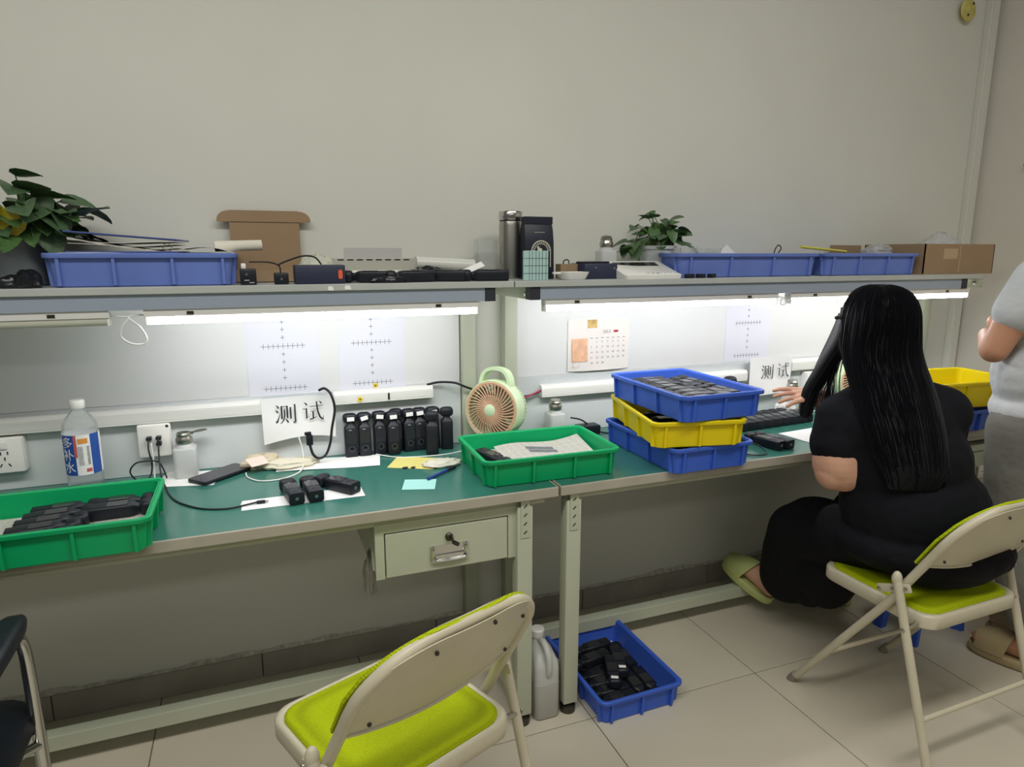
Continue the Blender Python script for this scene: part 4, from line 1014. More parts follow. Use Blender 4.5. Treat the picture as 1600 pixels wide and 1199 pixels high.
fan('mint green desk fan with tan grille between the two benches', (0.740, 2.062, 0.7503), R(-48), 0.97)
fan('mint green desk fan half hidden by the hair of the person', (2.36, 2.060, 0.7503), R(-15), 0.85)

# ------------------------------------------------------------------ things on the shelves (top at 1.32)
SZ = 1.3203
def leaf_mesh(m):
    out = [(0, 0.0), (0.26, -0.06), (0.42, 0.08), (0.44, 0.30), (0.32, 0.62), (0.14, 0.88), (0.0, 1.0)]
    vs, fs = [], []
    n = len(out)
    for i, (x, y) in enumerate(out):
        droop = -0.22 * y * y
        for s in (-1, 0, 1):
            vs.append((s * x, y if s else max(0, y), droop + (0.16 * abs(s) * x) - (0.0 if s else 0.03)))
    for i in range(n - 1):
        a = 3 * i
        fs += [(a, a + 1, a + 4, a + 3), (a + 1, a + 2, a + 5, a + 4)]
    mb = MB(); mb.add(vs, fs); return mb.mesh('leaf', m, 60)
LEAF, LEAFY = leaf_mesh(leaf_m), leaf_mesh(leafy_m)
LEAF2 = leaf_mesh(mat('leaf_bright', '4a6b3c', 0.4, var=0.3, vscale=14))
def plant(name, label, x, y, z, pot_r0, pot_r1, pot_h, pot_m, n, spread, height, size, seed, yellow, drop, saucer=False):
    rnd = random.Random(seed)
    root = thing(name, label, 'plant', (x, y, z))
    MB().lathe([(pot_r0 * 0.9, 0), (pot_r0, 0.004), (pot_r1, pot_h - 0.012), (pot_r1 + 0.005, pot_h - 0.012), (pot_r1 + 0.006, pot_h), (pot_r1 - 0.003, pot_h), (pot_r1 - 0.006, pot_h - 0.02)], 32).build('pot', pot_m, root, 40)
    MB().lathe([(0.002, pot_h - 0.018), (pot_r1 - 0.004, pot_h - 0.018)], 24, None, False, False).build('soil', soil_m, root, 0)
    for k in range(n):
        a = rnd.uniform(0, 2 * PI); rad = spread * math.sqrt(rnd.uniform(0.03, 1))
        zz = pot_h + height * (1 - 0.55 * (rad / spread) ** 1.6) * rnd.uniform(0.35, 1.0) - drop * (rad / spread) * rnd.random()
        tip = Vector((rad * math.cos(a), rad * 0.62 * math.sin(a), zz))
        if y + tip.y > 2.13: tip.y = 2.13 - y
        base = Vector((pot_r1 * 0.5 * math.cos(a + 1), pot_r1 * 0.4 * math.sin(a + 1), pot_h - 0.02))
        mid = (base + tip) / 2 + Vector((0, 0, 0.025))
        MB().tube(smooth_path([base, mid, tip], 4), 0.0016, 5).build('stem', stem_m, root, 60)
        s = size * rnd.uniform(0.75, 1.15)
        yaw = a - PI / 2 + rnd.uniform(-0.7, 0.7)
        M = T(*tip) @ Matrix.Rotation(yaw, 4, 'Z') @ Matrix.Rotation(rnd.uniform(-1.1, 0.45), 4, 'X') @ Matrix.Rotation(rnd.uniform(-0.5, 0.5), 4, 'Y') @ Matrix.Scale(s, 4)
        put('leaf', LEAF2 if rnd.random() < 0.35 else LEAF, root, M)
    for (dx, dy, dz, rot) in yellow:
        M = T(dx, dy, dz) @ Matrix.Rotation(rot, 4, 'Y') @ RX(-75) @ Matrix.Scale(size * 1.05, 4)
        put('leaf', LEAFY, root, M)
    return root
plant('potted_pothos', 'large leafy pothos in a grey pot at the shelf end', -0.545, 2.045, SZ, 0.062, 0.074, 0.118, pot1_m, 85, 0.165, 0.165, 0.080, 4, [(0.030, -0.105, 0.175, 0.5)], 0.05)
plant('potted_pothos', 'small pothos in a pale pot between calculator and blue tray', 1.362, 2.080, SZ, 0.052, 0.062, 0.108, pot2_m, 52, 0.130, 0.125, 0.054, 9, [], 0.06)

# binder, papers in left shelf tray
root = thing('ring_binder', 'dark blue binder lying open on papers in the shelf tray', 'binder', (-0.285, 2.035, SZ + 0.082), R(-3))
MB().box(-0.125, 0.125, -0.11, 0.11, 0.0, 0.004, 0.001).build('lower_cover', binder_m, root, 0)
MB().box(-0.125, 0.125, -0.11, 0.11, 0.0, 0.004, 0.001, T(0, 0, 0.040) @ RY(4.5)).build('upper_cover', binder_m, root, 0)
pg = MB()
for k in range(5):
    pg.grid(lambda u, v: (-0.118 + 0.236 * u, -0.105 + 0.21 * v, 0.006 + 0.004 * k + 0.018 * (1 - u) ** 2 + 0.006 * math.sin(u * 4 + k)), 10, 2, 0.0012)
pg.build('pages', mat('page_edge', 'cfcdc2', 0.8), root, 0)
MB().tube([(0.100 + 0.010 * math.cos(a), -0.100, 0.014 + 0.010 * math.sin(a)) for a in [2 * PI * k / 16 for k in range(16)]], 0.0015, 6, True).build('ring', steel_m, root)
sheet('paper_sheet', mat('paper_aged', 'd8d5c8', 0.8), 'loose papers under the binder in the shelf tray', 'paper', -0.25, 2.03, SZ + 0.0785, 0.37, 0.25, 2, 0.004)
one('paper_sheet', MB().grid(lambda u, v: (0.13 * (u - 0.5), 0.2 * (v - 0.5), 0.012 * math.sin(u * 3) + 0.001), 10, 4, 0.0008), paper_m, 'white papers sticking out beside the binder', 'paper', None, 40, T(-0.095, 2.02, SZ + 0.084) @ RY(6))
# dark oddments at the far end of the shelf
for k, (x, y, w, h, lab) in enumerate(((-0.52, 1.915, 0.040, 0.020, 'black pouch lying in front of the large potted plant'), (-0.60, 1.93, 0.055, 0.026, 'dark plastic bundle at the shelf end under the big plant'), (-0.490, 1.905, 0.028, 0.030, 'rounded black pouch against the end of the shelf tray'))):
    crumple('black_pouch', lab, 'pouch', mat('black_film', '1c1e22', 0.25, bump=0.6, bscale=50), (x, y, SZ), (w, 0.03, h), 20 + k, amp=0.2)

# opened cardboard mailer standing against the wall
root = thing('cardboard_mailer', 'opened brown cardboard mailer with eared lid against the wall', 'box', (0.052, 2.168, SZ))
B_ = MB()
B_.box(-0.098, 0.098, -0.0015, 0.0015, 0.035, 0.172, 0, RX(-3))
B_.build('lid_panel', card_m, root, 0)
def ear(s):
    pts = [(s * 0.096, 0.173), (s * 0.096, 0.205)] + [(s * (0.096 + 0.036 * math.sin(R(a))), 0.173 + 0.032 * math.cos(R(a)) ** 0.8) for a in range(10, 91, 16)]
    if s < 0: pts = pts[::-1]
    return pts
MB().prism([(-0.096, 0.173), (0.096, 0.173), (0.096, 0.206), (-0.096, 0.206)], -0.0015, 0.0015, RX(-2) @ FRONT).build('lid_flap', card_m, root, 0)
for s in (-1, 1): MB().prism(ear(s), -0.0015, 0.0015, RX(-2) @ FRONT).build('lid_ear', card_m, root, 0)
bx = MB().box(-0.1, 0.1, -0.13, 0.0, 0, 0.002); bx.box(-0.1, 0.1, -0.13, -0.128, 0, 0.036); bx.box(-0.1, -0.098, -0.13, 0, 0, 0.036); bx.box(0.098, 0.1, -0.13, 0, 0, 0.036); bx.box(-0.1, 0.1, -0.002, 0, 0, 0.036)
bx.build('box_tray', card_m, root, 0)
# paper rolls
def roll(name, label, p0, p1, r, m):
    root = thing(name, label, 'paper roll', p0)
    d = Vector(p1) - Vector(p0)
    MB().cyl((0, 0, 0), d, r, n=24).build('rolled_paper', m, root, 40)
    e = d.normalized() * 0.0012
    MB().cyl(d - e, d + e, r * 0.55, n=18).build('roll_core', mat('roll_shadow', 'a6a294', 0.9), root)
rollm = mat('cream_paper', 'dcd9c8', 0.7)
roll('paper_roll', 'cream paper roll lying on the shelf tray before the mailer', (-0.085, 2.05, SZ + 0.100), (0.037, 2.06, SZ + 0.104), 0.0145, rollm)
roll('paper_roll', 'white paper roll under the grey slotted panel', (0.275, 1.985, SZ + 0.0165), (0.462, 1.985, SZ + 0.0165), 0.0165, mat('roll_white', 'e0dfd2', 0.6, var=0.15, vscale=30))
roll('paper_roll', 'glossy white roll behind the black oddments mid shelf', (0.485, 2.085, SZ + 0.052), (0.68, 2.10, SZ + 0.042), 0.020, mat('gloss_white', 'dcdcd4', 0.2))
# black boxes
def devbox(label, x0, x1, y0, y1, h, marks, m=blackp_m, cat='device'):
    root = thing('black_device_box', label, cat, ((x0 + x1) / 2, (y0 + y1) / 2, SZ))
    w, d = x1 - x0, y1 - y0
    MB().box(-w / 2, w / 2, -d / 2, d / 2, 0, h, 0.003).build('case', m, root, 40)
    for kind, x, z in marks:
        if kind == 'dot': MB().lathe([(0.004, 0), (0.003, 0.0015)], 10, T(x, -d / 2, z) @ RX(90)).build('button', steel_m, root)
        if kind == 'orange':
            MB().rprism(0.011, 0.025, 0.005, 0, 0.002, 0, 5, m=T(x, -d / 2, z) @ RX(90)).build('orange_rocker', orange_m, root)
        if kind == 'bar': MB().box(x - 0.006, x + 0.006, -d / 2 - 0.0008, -d / 2, z - 0.001, z + 0.001).build('print', mat('logo_white', 'b9bcc2', 0.5), root, 0)
    return root
devbox('black box with small white print beside the binder tray', -0.024, 0.016, 1.885, 1.96, 0.041, [('bar', -0.004, 0.012), ('bar', 0.008, 0.006), ('dot', -0.004, 0.027)])
devbox('tiny black box with a cable under the mailer', 0.060, 0.096, 1.890, 1.935, 0.030, [('dot', 0.0, 0.014)])
devbox('black power box with an orange rocker switch', 0.112, 0.243, 1.880, 1.965, 0.050, [('orange', 0.052, 0.025)], navy_m)
cable('black_lead', [(0.00, 1.97, SZ + 0.058), (0.05, 1.965, SZ + 0.057), (0.075, 1.945, SZ + 0.048), (0.078, 1.93, SZ + 0.031)], 0.002, ck, 'thin dark lead dropping to the tiny black box')
cable('black_lead', [(0.070, 1.945, SZ + 0.049), (0.10, 1.945, SZ + 0.062), (0.14, 1.94, SZ + 0.074), (0.17, 1.935, SZ + 0.070), (0.185, 1.93, SZ + 0.0515)], 0.0024, ck, 'dark lead arching over the power box')
one('white_adapter', MB().box(-0.006, 0.006, -0.006, 0.006, 0, 0.014, 0.002), white_m, 'tiny white adapter on the black box by the binder tray', 'adapter', None, 40, T(-0.014, 1.90, SZ + 0.0412))
crumple('foil_bag', 'crumpled pale plastic bag behind the power box', 'bag', mat('pale_bag', 'cfd0bf', 0.35, alpha=0.9, bump=0.6, bscale=40), (0.185, 2.070, SZ), (0.060, 0.045, 0.052), 31, amp=0.25)
# slotted grey panel (keyboard like) with a sheet behind
root = thing('slotted_panel', 'pale grey slotted panel propped on a paper roll', 'panel', (0.352, 2.055, SZ))
MB().box(-0.122, 0.122, -0.006, 0.006, 0.0, 0.068, 0.002).build('panel_body', mat('panel_grey', 'b9b7ab', 0.5), root, 0)
for k in range(8):
    MB().box(-0.108 + 0.028 * k, -0.090 + 0.028 * k, -0.0068, -0.0058, 0.0605, 0.064).build('slot', ink_m, root, 0)
MB().box(-0.087, 0.087, 0.010, 0.0125, 0.0, 0.097).build('rear_sheet', mat('sheet_grey', 'bab9b6', 0.6), root, 0)
# pile of black cameras and pouches mid-shelf
G = 'cameras piled on the middle of the shelf'
for x, y, z, rz, lab in ((0.315, 1.925, 0, 80, 'black camera lying before the white roll on the shelf, nearest the power box'), (0.43, 1.915, 0, 96, 'second black camera lying before the white roll on the shelf'),
                         (0.53, 1.935, 0, 70, 'black camera lying at the end of the white shelf roll'), (0.515, 2.005, 0, 100, 'black camera lying behind others under the glossy roll'),
                         (0.66, 1.92, 0, 84, 'black camera lying below the steel thermos'), (0.665, 1.985, 0, 95, 'black camera lying just in front of the clear plastic box')):
    lie(x, y, SZ, rz, lab, G)
crumple('black_pouch', 'crumpled black pouch under the glossy white roll', 'pouch', MATS['black_film'], (0.525, 2.06, SZ), (0.058, 0.025, 0.028), 41, amp=0.25)
crumple('black_pouch', 'flat black strap heap before the white roll', 'pouch', MATS['black_film'], (0.372, 1.895, SZ), (0.060, 0.020, 0.013), 42, amp=0.3)
one('folded_card', MB().box(-0.045, 0.045, -0.012, 0.012, 0, 0.0015), paper_m, 'folded white card leaning on a camera mid shelf', 'card', None, 0, T(0.612, 1.925, SZ + 0.033) @ RY(-22) @ RX(35))
# clear box
root = thing('clear_box', 'clear plastic box leaning beside the steel thermos', 'box', (0.728, 2.115, SZ))
cb = MB().box(-0.034, 0.034, -0.022, -0.021, 0, 0.125); cb.box(-0.034, 0.034, 0.021, 0.022, 0, 0.125); cb.box(-0.034, -0.033, -0.022, 0.022, 0, 0.125); cb.box(0.033, 0.034, -0.022, 0.022, 0, 0.125); cb.box(-0.034, 0.034, -0.022, 0.022, 0, 0.001)
cb.build('walls', glassy_m, root, 0)
MB().box(-0.030, 0.030, -0.016, 0.016, 0.002, 0.085, 0.004).build('insert', mat('pale_insert', 'c9cac2', 0.6, alpha=0.5), root, 40)
# thermos
root = thing('thermos_flask', 'brushed steel thermos flask with polished lid', 'flask', (0.800, 2.075, SZ))
MB().lathe([(0.034, 0), (0.0375, 0.003), (0.0375, 0.170), (0.0355, 0.182), (0.0345, 0.186)], 40).build('flask_body', steel_m, root, 40)
MB().lathe([(0.0375, 0.186), (0.0385, 0.188), (0.0385, 0.211), (0.0365, 0.214), (0.004, 0.2145)], 40).build('lid', chrome_m, root, 40)
MB().lathe([(0.036, 0.1825), (0.0362, 0.187)], 40, None, False, False).build('seal_ring', blackp_m, root)
MB().tube(smooth_path([(0.034, -0.01, 0.184), (0.046, -0.012, 0.165), (0.046, -0.010, 0.13), (0.040, -0.012, 0.10)], 5), 0.002, 6).build('strap', blackp_m, root)
# coffee bag
root = thing('coffee_bag', 'black folded-top paper bag with a pale arched emblem', 'bag', (0.868, 2.020, SZ))
MB().loops([[(x, y, z) for x, y in rrect(w, d, 0.004, 2)] for w, d, z in ((0.100, 0.055, 0), (0.102, 0.058, 0.004), (0.100, 0.054, 0.12), (0.099, 0.040, 0.158), (0.098, 0.022, 0.178), (0.104, 0.014, 0.193), (0.103, 0.010, 0.195))]).build('bag_body', mat('bag_black', '1d2130', 0.45), root, 30)
MB().box(-0.050, 0.050, -0.016, -0.010, 0.172, 0.196, 0.002).build('folded_top', mat('bag_black', '1d2130', 0.45), root, 0)
em = mat('emblem_cream', 'cfcdb8', 0.6)
e = MB()
yb_ = -0.0288
def ringarc(r, w):
    P = [(r * math.cos(a), r * math.sin(a)) for a in [PI * k / 20 for k in range(21)]] + [((r - w) * math.cos(a), (r - w) * math.sin(a)) for a in [PI * (20 - k) / 20 for k in range(21)]]
    n = 21
    for k in range(20):
        q = [P[k], P[k + 1], P[41 - k - 1], P[41 - k]]
        e.add([(x, 0, z) for x, z in q], [(0, 1, 2, 3)], T(0.004, yb_, 0.088))
    for s in (-1, 1):
        e.add([(s * r, 0, 0), (s * (r - w), 0, 0), (s * (r - w), 0, -0.05), (s * r, 0, -0.05)], [(0, 1, 2, 3)], T(0.004, yb_, 0.088))
ringarc(0.034, 0.0025); ringarc(0.024, 0.0018)
for k in range(13):
    a = PI * (k + 0.5) / 13
    e.box(-0.0012, 0.0012, -0.0002, 0.0, -0.003, 0.003, 0, T(0.004 + 0.0285 * math.cos(a), yb_, 0.088 + 0.0285 * math.sin(a)) @ RY(90 - math.degrees(a)))
e.sell((0.000, yb_, 0.092), (0.008, 0.0004, 0.006), nu=10, nv=6); e.sell((-0.006, yb_, 0.099), (0.004, 0.0004, 0.005), nu=10, nv=6)
e.build('emblem', em, root, 0)
put('lettering', text_mesh('••••••••••', 0.010, em, 0.0001), root, T(0.0, yb_ + 0.004, 0.146) @ RX(6) @ FRONT)
# mint grid card
root = thing('grid_card', 'pale mint card printed with a dark grid', 'card', (0.816, 1.905, SZ))
MB().box(-0.041, 0.041, -0.004, 0.004, 0, 0.089, 0.001).build('card', mint_m, root, 0)
gl = MB()
for x in (-0.022, -0.012, 0.0, 0.010, 0.021, 0.033): gl.box(x - 0.0006, x + 0.0006, -0.0045, -0.004, 0.001, 0.088)
for z in (0.021, 0.044, 0.066): gl.box(-0.041, 0.041, -0.0045, -0.004, z - 0.0006, z + 0.0006)
gl.build('grid_lines', ink_m, root, 0)
# brown box with handle, dish, navy box, calculator
root = thing('small_brown_box', 'small brown box with a dark string handle', 'box', (0.972, 2.005, SZ))
MB().box(-0.033, 0.033, -0.02, 0.02, 0, 0.047, 0.001).build('carton', card_m, root, 0)
MB().tube(smooth_path([(-0.015, 0, 0.046), (-0.013, 0, 0.056), (-0.004, 0, 0.061), (0.004, 0, 0.058), (0.006, 0, 0.046)], 5), 0.002, 6).build('string_handle', ck, root)
root = thing('white_dish', 'shallow white plastic dish at the shelf edge', 'dish', (0.947, 1.915, SZ), R(8))
MB().loops([[(x, y, z) for x, y in rrect(w, d, 0.015, 5)] for w, d, z in ((0.075, 0.045, 0), (0.082, 0.05, 0.003), (0.100, 0.062, 0.024), (0.096, 0.058, 0.024), (0.076, 0.044, 0.005))]).build('dish_body', white_m, root, 40)
MB().rprism(0.03, 0.02, 0.008, 0.018, 0.024, 0.001, 4, -0.058, 0).build('spout', white_m, root, 40)
devbox('navy blue box below the shelf press-cap bottle', 1.000, 1.120, 1.935, 2.040, 0.049, [('dot', 0.048, 0.034), ('dot', -0.02, 0.036)], navy_m, 'box')
one('flat_black_case', MB().box(-0.055, 0.055, -0.015, 0.015, 0, 0.006, 0.002), blackp_m, 'thin flat black case on top of the navy box', 'case', None, 40, T(1.055, 1.985, SZ + 0.0492))
one('bottle_stand', MB().box(1.128, 1.196, 2.055, 2.125, SZ, SZ + 0.0005), paper_m, 'paper square under the press-cap bottle on the shelf', 'paper', None, 0)
root = thing('desk_calculator', 'white desk calculator with a tilted dark display', 'calculator', (1.225, 1.945, SZ), R(3))
MB().loops([[(x, y, z * 1.0) for x, y in rrect(0.215, 0.135, 0.012, 5)] for z in (0,)] + [[(x, y, 0.012 + 0.42 * max(0, (y + 0.03))) for x, y in rrect(0.22, 0.14, 0.014, 5)]] + [[(x, y, 0.016 + 0.42 * max(0, (y + 0.03))) for x, y in rrect(0.21, 0.13, 0.012, 5)]]).build('case', white_m, root, 40)
MB().box(-0.095, 0.075, 0.004, 0.050, 0, 0.003, 0, T(0, 0, 0.0292) @ RX(22.8)).build('display', blackg_m, root, 0)
kb = MB().box(-0.004, 0.004, -0.003, 0.003, 0, 0.003, 0.001).mesh('key', white_m, 40); kd = MB().box(-0.004, 0.004, -0.003, 0.003, 0, 0.003, 0.001).mesh('key', navy_m, 40)
for i in range(9):
    for j in range(3):
        put('key', kd if 2 < i < 6 else kb, root, T(-0.08 + 0.02 * i, -0.052 + 0.013 * j, 0.0155) )
# things poking out of the shelf trays
root = thing('clear_container', 'clear plastic container upturned on the long shelf tray', 'container', (1.47, 2.03, SZ + 0.0822))
MB().box(-0.085, 0.085, -0.06, 0.06, 0, 0.002).box(-0.085, 0.085, -0.06, -0.058, 0, 0.018).box(-0.085, -0.083, -0.06, 0.06, 0, 0.018).box(0.083, 0.085, -0.06, 0.06, 0, 0.018).build('lid_body', glassy_m, root, 0)
MB().cyl((0.02, 0, 0.002), (0.02, 0, 0.028), 0.008, n=12).build('knob', glassy_m, root)
one('yellow_rod', MB().tube([(1.90, 1.955, SZ + 0.105), (2.16, 1.99, SZ + 0.088)], 0.005, 10), mat('yellow_plastic', 'd9cf5a', 0.5), 'yellow rod lying across two shelf trays', 'rod')
one('white_scrap', MB().prism([(-0.03, 0), (0.04, 0), (0.0, 0.03)], 0, 0.002, T(1.60, 2.0, SZ + 0.082) @ FRONT), paper_m, 'white paper scrap sticking up in the long shelf tray', 'paper', None, 0)
cable('black_lead', [(1.845, 2.03, SZ + 0.083), (1.842, 2.02, SZ + 0.100), (1.855, 2.02, SZ + 0.112), (1.868, 2.02, SZ + 0.100), (1.865, 2.03, SZ + 0.083)], 0.002, ck, 'dark wire ring standing up in the long shelf tray')
for k in range(3):
    one('black_clip', MB().box(-0.016, 0.016, -0.008, 0.008, 0, 0.014, 0.002), blackp_m, ('small black clip at the foot of the long shelf tray, nearest the calculator', 'middle black clip at the foot of the long shelf tray', 'small black clip furthest along the foot of the long tray')[k], 'clip', None, 40, T(1.365 + 0.045 * k, 1.885, SZ) @ RZ(10 * k))
# carton at the end of the shelf
root = thing('cardboard_carton', 'open brown cardboard carton at the end of the shelf', 'box', (2.665, 2.020, SZ))
x0, x1, y0, y1, h = -0.205, 0.195, -0.130, 0.150, 0.118
cbm = MB().box(x0, x1, y0, y1, 0, 0.003)
cbm.build('bottom', card_m, root, 0)
for nm, b in (('front_wall', (x0, x1, y0, y0 + 0.004)), ('back_wall', (x0, x1, y1 - 0.004, y1)), ('side_wall', (x0, x0 + 0.004, y0, y1)), ('side_wall', (x1 - 0.004, x1, y0, y1))):
    MB().box(b[0], b[1], b[2], b[3], 0.003, h).build(nm, card_m, root, 0)
MB().box(-0.17, 0.0, 0, 0.003, 0, 0.11, 0, T(-0.205 - 0.03, 0.143, 0.005) @ RZ(0)).build('back_flap', card_m, root, 0)
MB().box(-0.008, -0.004, y0 - 0.0005, y0, 0.006, h - 0.004).box(-0.10, -0.02, y0 - 0.0004, y0, 0.06, 0.10).build('tape_mark', mat('tape', 'b59c7c', 0.4), root, 0)
crumple('plastic_bag', 'crumpled clear plastic bag bulging out of the carton', 'bag', bag_m, (2.71, 2.02, SZ + 0.075), (0.085, 0.07, 0.062), 51, amp=0.2)
crumple('plastic_bag', 'small clear plastic bag on the tray beside the carton', 'bag', bag_m, (2.41, 2.06, SZ + 0.075), (0.055, 0.05, 0.030), 52, amp=0.25)
crumple('plastic_bag', 'wisp of plastic bag hanging below the drawer', 'bag', mat('grey_film', '8d8a7f', 0.35, alpha=0.6, bump=0.6, bscale=40), (0.252, 1.735, 0.478), (0.016, 0.02, 0.078), 53, amp=0.35)

# ------------------------------------------------------------------ floor things
root = thing('plastic_jug', 'white plastic jug half full of liquid between the bench legs', 'jug', (0.758, 1.715, 0), R(90))
MB().loops([[(x, y, z) for x, y in rrect(w, d, r, 5, cx, 0)] for w, d, r, z, cx in ((0.125, 0.072, 0.014, 0, 0), (0.135, 0.080, 0.018, 0.006, 0), (0.135, 0.080, 0.018, 0.165, 0), (0.125, 0.076, 0.022, 0.185, 0), (0.085, 0.060, 0.024, 0.212, 0.012), (0.040, 0.038, 0.018, 0.228, 0.020), (0.036, 0.036, 0.017, 0.236, 0.020))]).build('jug_body', mat('hdpe', 'd9d9d4', 0.35, translucent=0.3), root, 50)
MB().rprism(0.1365, 0.0815, 0.018, 0.004, 0.120, 0.002, 5).build('liquid_level', mat('hdpe_liquid', 'b9b7ad', 0.35, translucent=0.2), root, 50)
MB().lathe([(0.021, 0.234), (0.022, 0.236), (0.022, 0.256), (0.019, 0.259), (0.003, 0.2595)], 24, T(0.020, 0, 0)).build('cap', white_m, root, 40)
MB().tube(smooth_path([(0.005, 0, 0.226), (-0.030, 0, 0.236), (-0.062, 0, 0.215), (-0.070, 0, 0.175), (-0.064, 0, 0.15)], 6), 0.010, 10).build('handle', MATS['hdpe'], root, 60)

root = thing('plastic_stool', 'low blue plastic stool behind the occupied folding chair', 'stool', (2.285, 1.605, 0), R(3))
MB().rprism(0.24, 0.15, 0.03, 0.195, 0.215, 0.006, 5).build('stool_top', blue_m, root, 40)
for sx in (-1, 1):
    for sy in (-1, 1):
        MB().loops([[(sx * (a + dx), sy * (b + dy), z) for dx, dy in ((-0.024, -0.008), (0.008, -0.008), (0.008, 0.024), (-0.008, 0.024))] for a, b, z in ((0.130, 0.062, 0.0), (0.108, 0.056, 0.198))]).build('leg', blue_m, root, 0)

root = thing('visitor_chair', 'black armchair with chromed tube legs at the picture edge', 'armchair', (-0.70, 1.36, 0), R(0))
MB().sell((0, 0, 0.45), (0.23, 0.22, 0.035), 0.5, 0.4, 24, 8).build('seat', blackp_m, root, 50)
MB().sell((0, -0.23, 0.72), (0.22, 0.03, 0.22), 0.5, 0.4, 24, 10, RX(-8)).build('backrest', blackp_m, root, 50)
for s in (-1, 1):
    fr = MB().tube(smooth_path([(s * 0.22, -0.27, 0.60), (s * 0.222, -0.20, 0.665), (s * 0.225, 0.0, 0.672), (s * 0.225, 0.085, 0.668), (s * 0.226, 0.118, 0.635), (s * 0.227, 0.128, 0.55), (s * 0.228, 0.130, 0.30), (s * 0.228, 0.135, 0.05), (s * 0.226, 0.115, 0.016), (s * 0.225, 0.05, 0.013), (s * 0.225, -0.28, 0.013)], 6), 0.0125, 12).build('side_tube', chrome_m, root, 60)
    MB().sell((s * 0.225, -0.03, 0.694), (0.028, 0.145, 0.020), 0.6, 0.5, 18, 8).build('arm_pad', blackp_m, root, 50)
    MB().cyl((s * 0.20, 0.06, 0.425), (s * 0.228, 0.131, 0.40), 0.010, n=10).build('bracket', chrome_m, root)
    MB().cyl((s * 0.20, -0.12, 0.425), (s * 0.222, -0.255, 0.58), 0.010, n=10).build('bracket', chrome_m, root)
MB().cyl((-0.225, -0.28, 0.013), (0.225, -0.28, 0.013), 0.0125, n=12).build('cross_tube', chrome_m, root)

root = thing('wall_charm', 'round yellow charm hanging high on the wall near the corner', 'ornament', (2.925, 2.19, 2.372))
MB().sell((0, -0.012, 0.046), (0.044, 0.012, 0.046), nu=20, nv=10).build('charm_body', mat('charm_yellow', 'c9bd6a', 0.6, var=0.25, vscale=40), root)
MB().tube(smooth_path([(0, -0.012, 0.09), (0.002, -0.006, 0.11), (0.0, 0.004, 0.125)], 4), 0.0025, 6).build('string', ink_m, root)
MB().sell((-0.012, -0.024, 0.022), (0.006, 0.002, 0.004), nu=8, nv=6).sell((0.014, -0.023, 0.070), (0.005, 0.002, 0.006), nu=8, nv=6).build('dark_mark', ink_m, root)
root = thing('wall_hook', 'small dark hook on the side wall above the standing person', 'hook', (3.128, 1.975, 1.765))
MB().box(-0.008, 0.0, -0.006, 0.006, -0.012, 0.018, 0.002).build('hook_plate', dsteel_m, root, 0)
MB().tube(smooth_path([(-0.008, 0, 0.008), (-0.022, 0, 0.0), (-0.026, 0, 0.012)], 4), 0.003, 6).build('hook_arm', dsteel_m, root)
for k, (p, lab) in enumerate((((3.1295, 2.03, 2.20), 'tiny dark screw high on the side wall'), ((3.1295, 2.085, 1.02), 'tiny dark screw low on the side wall'))):
    one('wall_screw', MB().lathe([(0.004, 0), (0.003, 0.002)], 8, T(*p) @ RY(-90)), dsteel_m, lab, 'screw')

# ------------------------------------------------------------------ people
def hand(mb, w, d, n, side, curl, scale=1.0, spread=1.0):
    """w wrist, d direction of the fingers, n back-of-hand normal, side +1/-1: which side carries the thumb"""
    w, d, n = Vector(w), Vector(d).normalized(), Vector(n)
    n = (n - d * n.dot(d)).normalized(); s = d.cross(n).normalized() * side
    S = scale
    k = w + d * 0.085 * S
    for t in (-0.030, -0.010, 0.010, 0.030):
        mb.capsule(w + s * t * 0.6 * S, k + s * t * S, 0.0135 * S, 0.0115 * S, 12, 4)
    for i, (t, l) in enumerate(((0.032, 0.072), (0.011, 0.080), (-0.011, 0.074), (-0.031, 0.058))):
        p = k + s * t * S
        dd = (d + s * (t * 5.5 * spread)).normalized()
        for j, f in enumerate((0.45, 0.32, 0.23)):
            c = curl * (j + 0.6) + 0.05 * i
            q = p + (dd * math.cos(c) - n * math.sin(c)) * l * f * S
            mb.capsule(p, q, (0.0092 - 0.0008 * j) * S, (0.0086 - 0.0008 * j) * S, 10, 4); p = q
    p = w + d * 0.025 * S + s * 0.026 * S
    for dirv, l, r in (((d * 0.55 + s * 0.8 - n * 0.25), 0.040, 0.013), ((d * 0.85 + s * 0.45 - n * 0.25), 0.032, 0.0105), ((d * 0.95 + s * 0.2 - n * 0.2), 0.025, 0.009)):
        q = p + dirv.normalized() * l * S; mb.capsule(p, q, r * S, r * 0.88 * S, 10, 4); p = q

def head_shape(mb, c, yaw, pitch, s=1.0):
    """c centre of the skull; facing direction +y turned by yaw, nodding by pitch"""
    M = T(*c) @ RZ(yaw) @ RX(pitch) @ Matrix.Scale(s, 4)
    old = mb.m; mb.m = old @ M
    mb.sell((0, -0.008, 0.018), (0.074, 0.092, 0.090)); mb.sell((0, 0.022, -0.040), (0.058, 0.066, 0.072)); mb.sell((0, 0.060, -0.085), (0.026, 0.022, 0.022))
    mb.capsule((0, 0.086, 0.005), (0, 0.105, -0.030), 0.008, 0.013); mb.sell((0, 0.086, -0.062), (0.024, 0.010, 0.010))
    for sx in (-1, 1):
        mb.sell((sx * 0.076, -0.006, -0.012), (0.010, 0.020, 0.032)); mb.sell((sx * 0.040, 0.060, -0.030), (0.022, 0.022, 0.024)); mb.sell((sx * 0.032, 0.074, 0.026), (0.022, 0.012, 0.008))
    mb.m = old
    return M
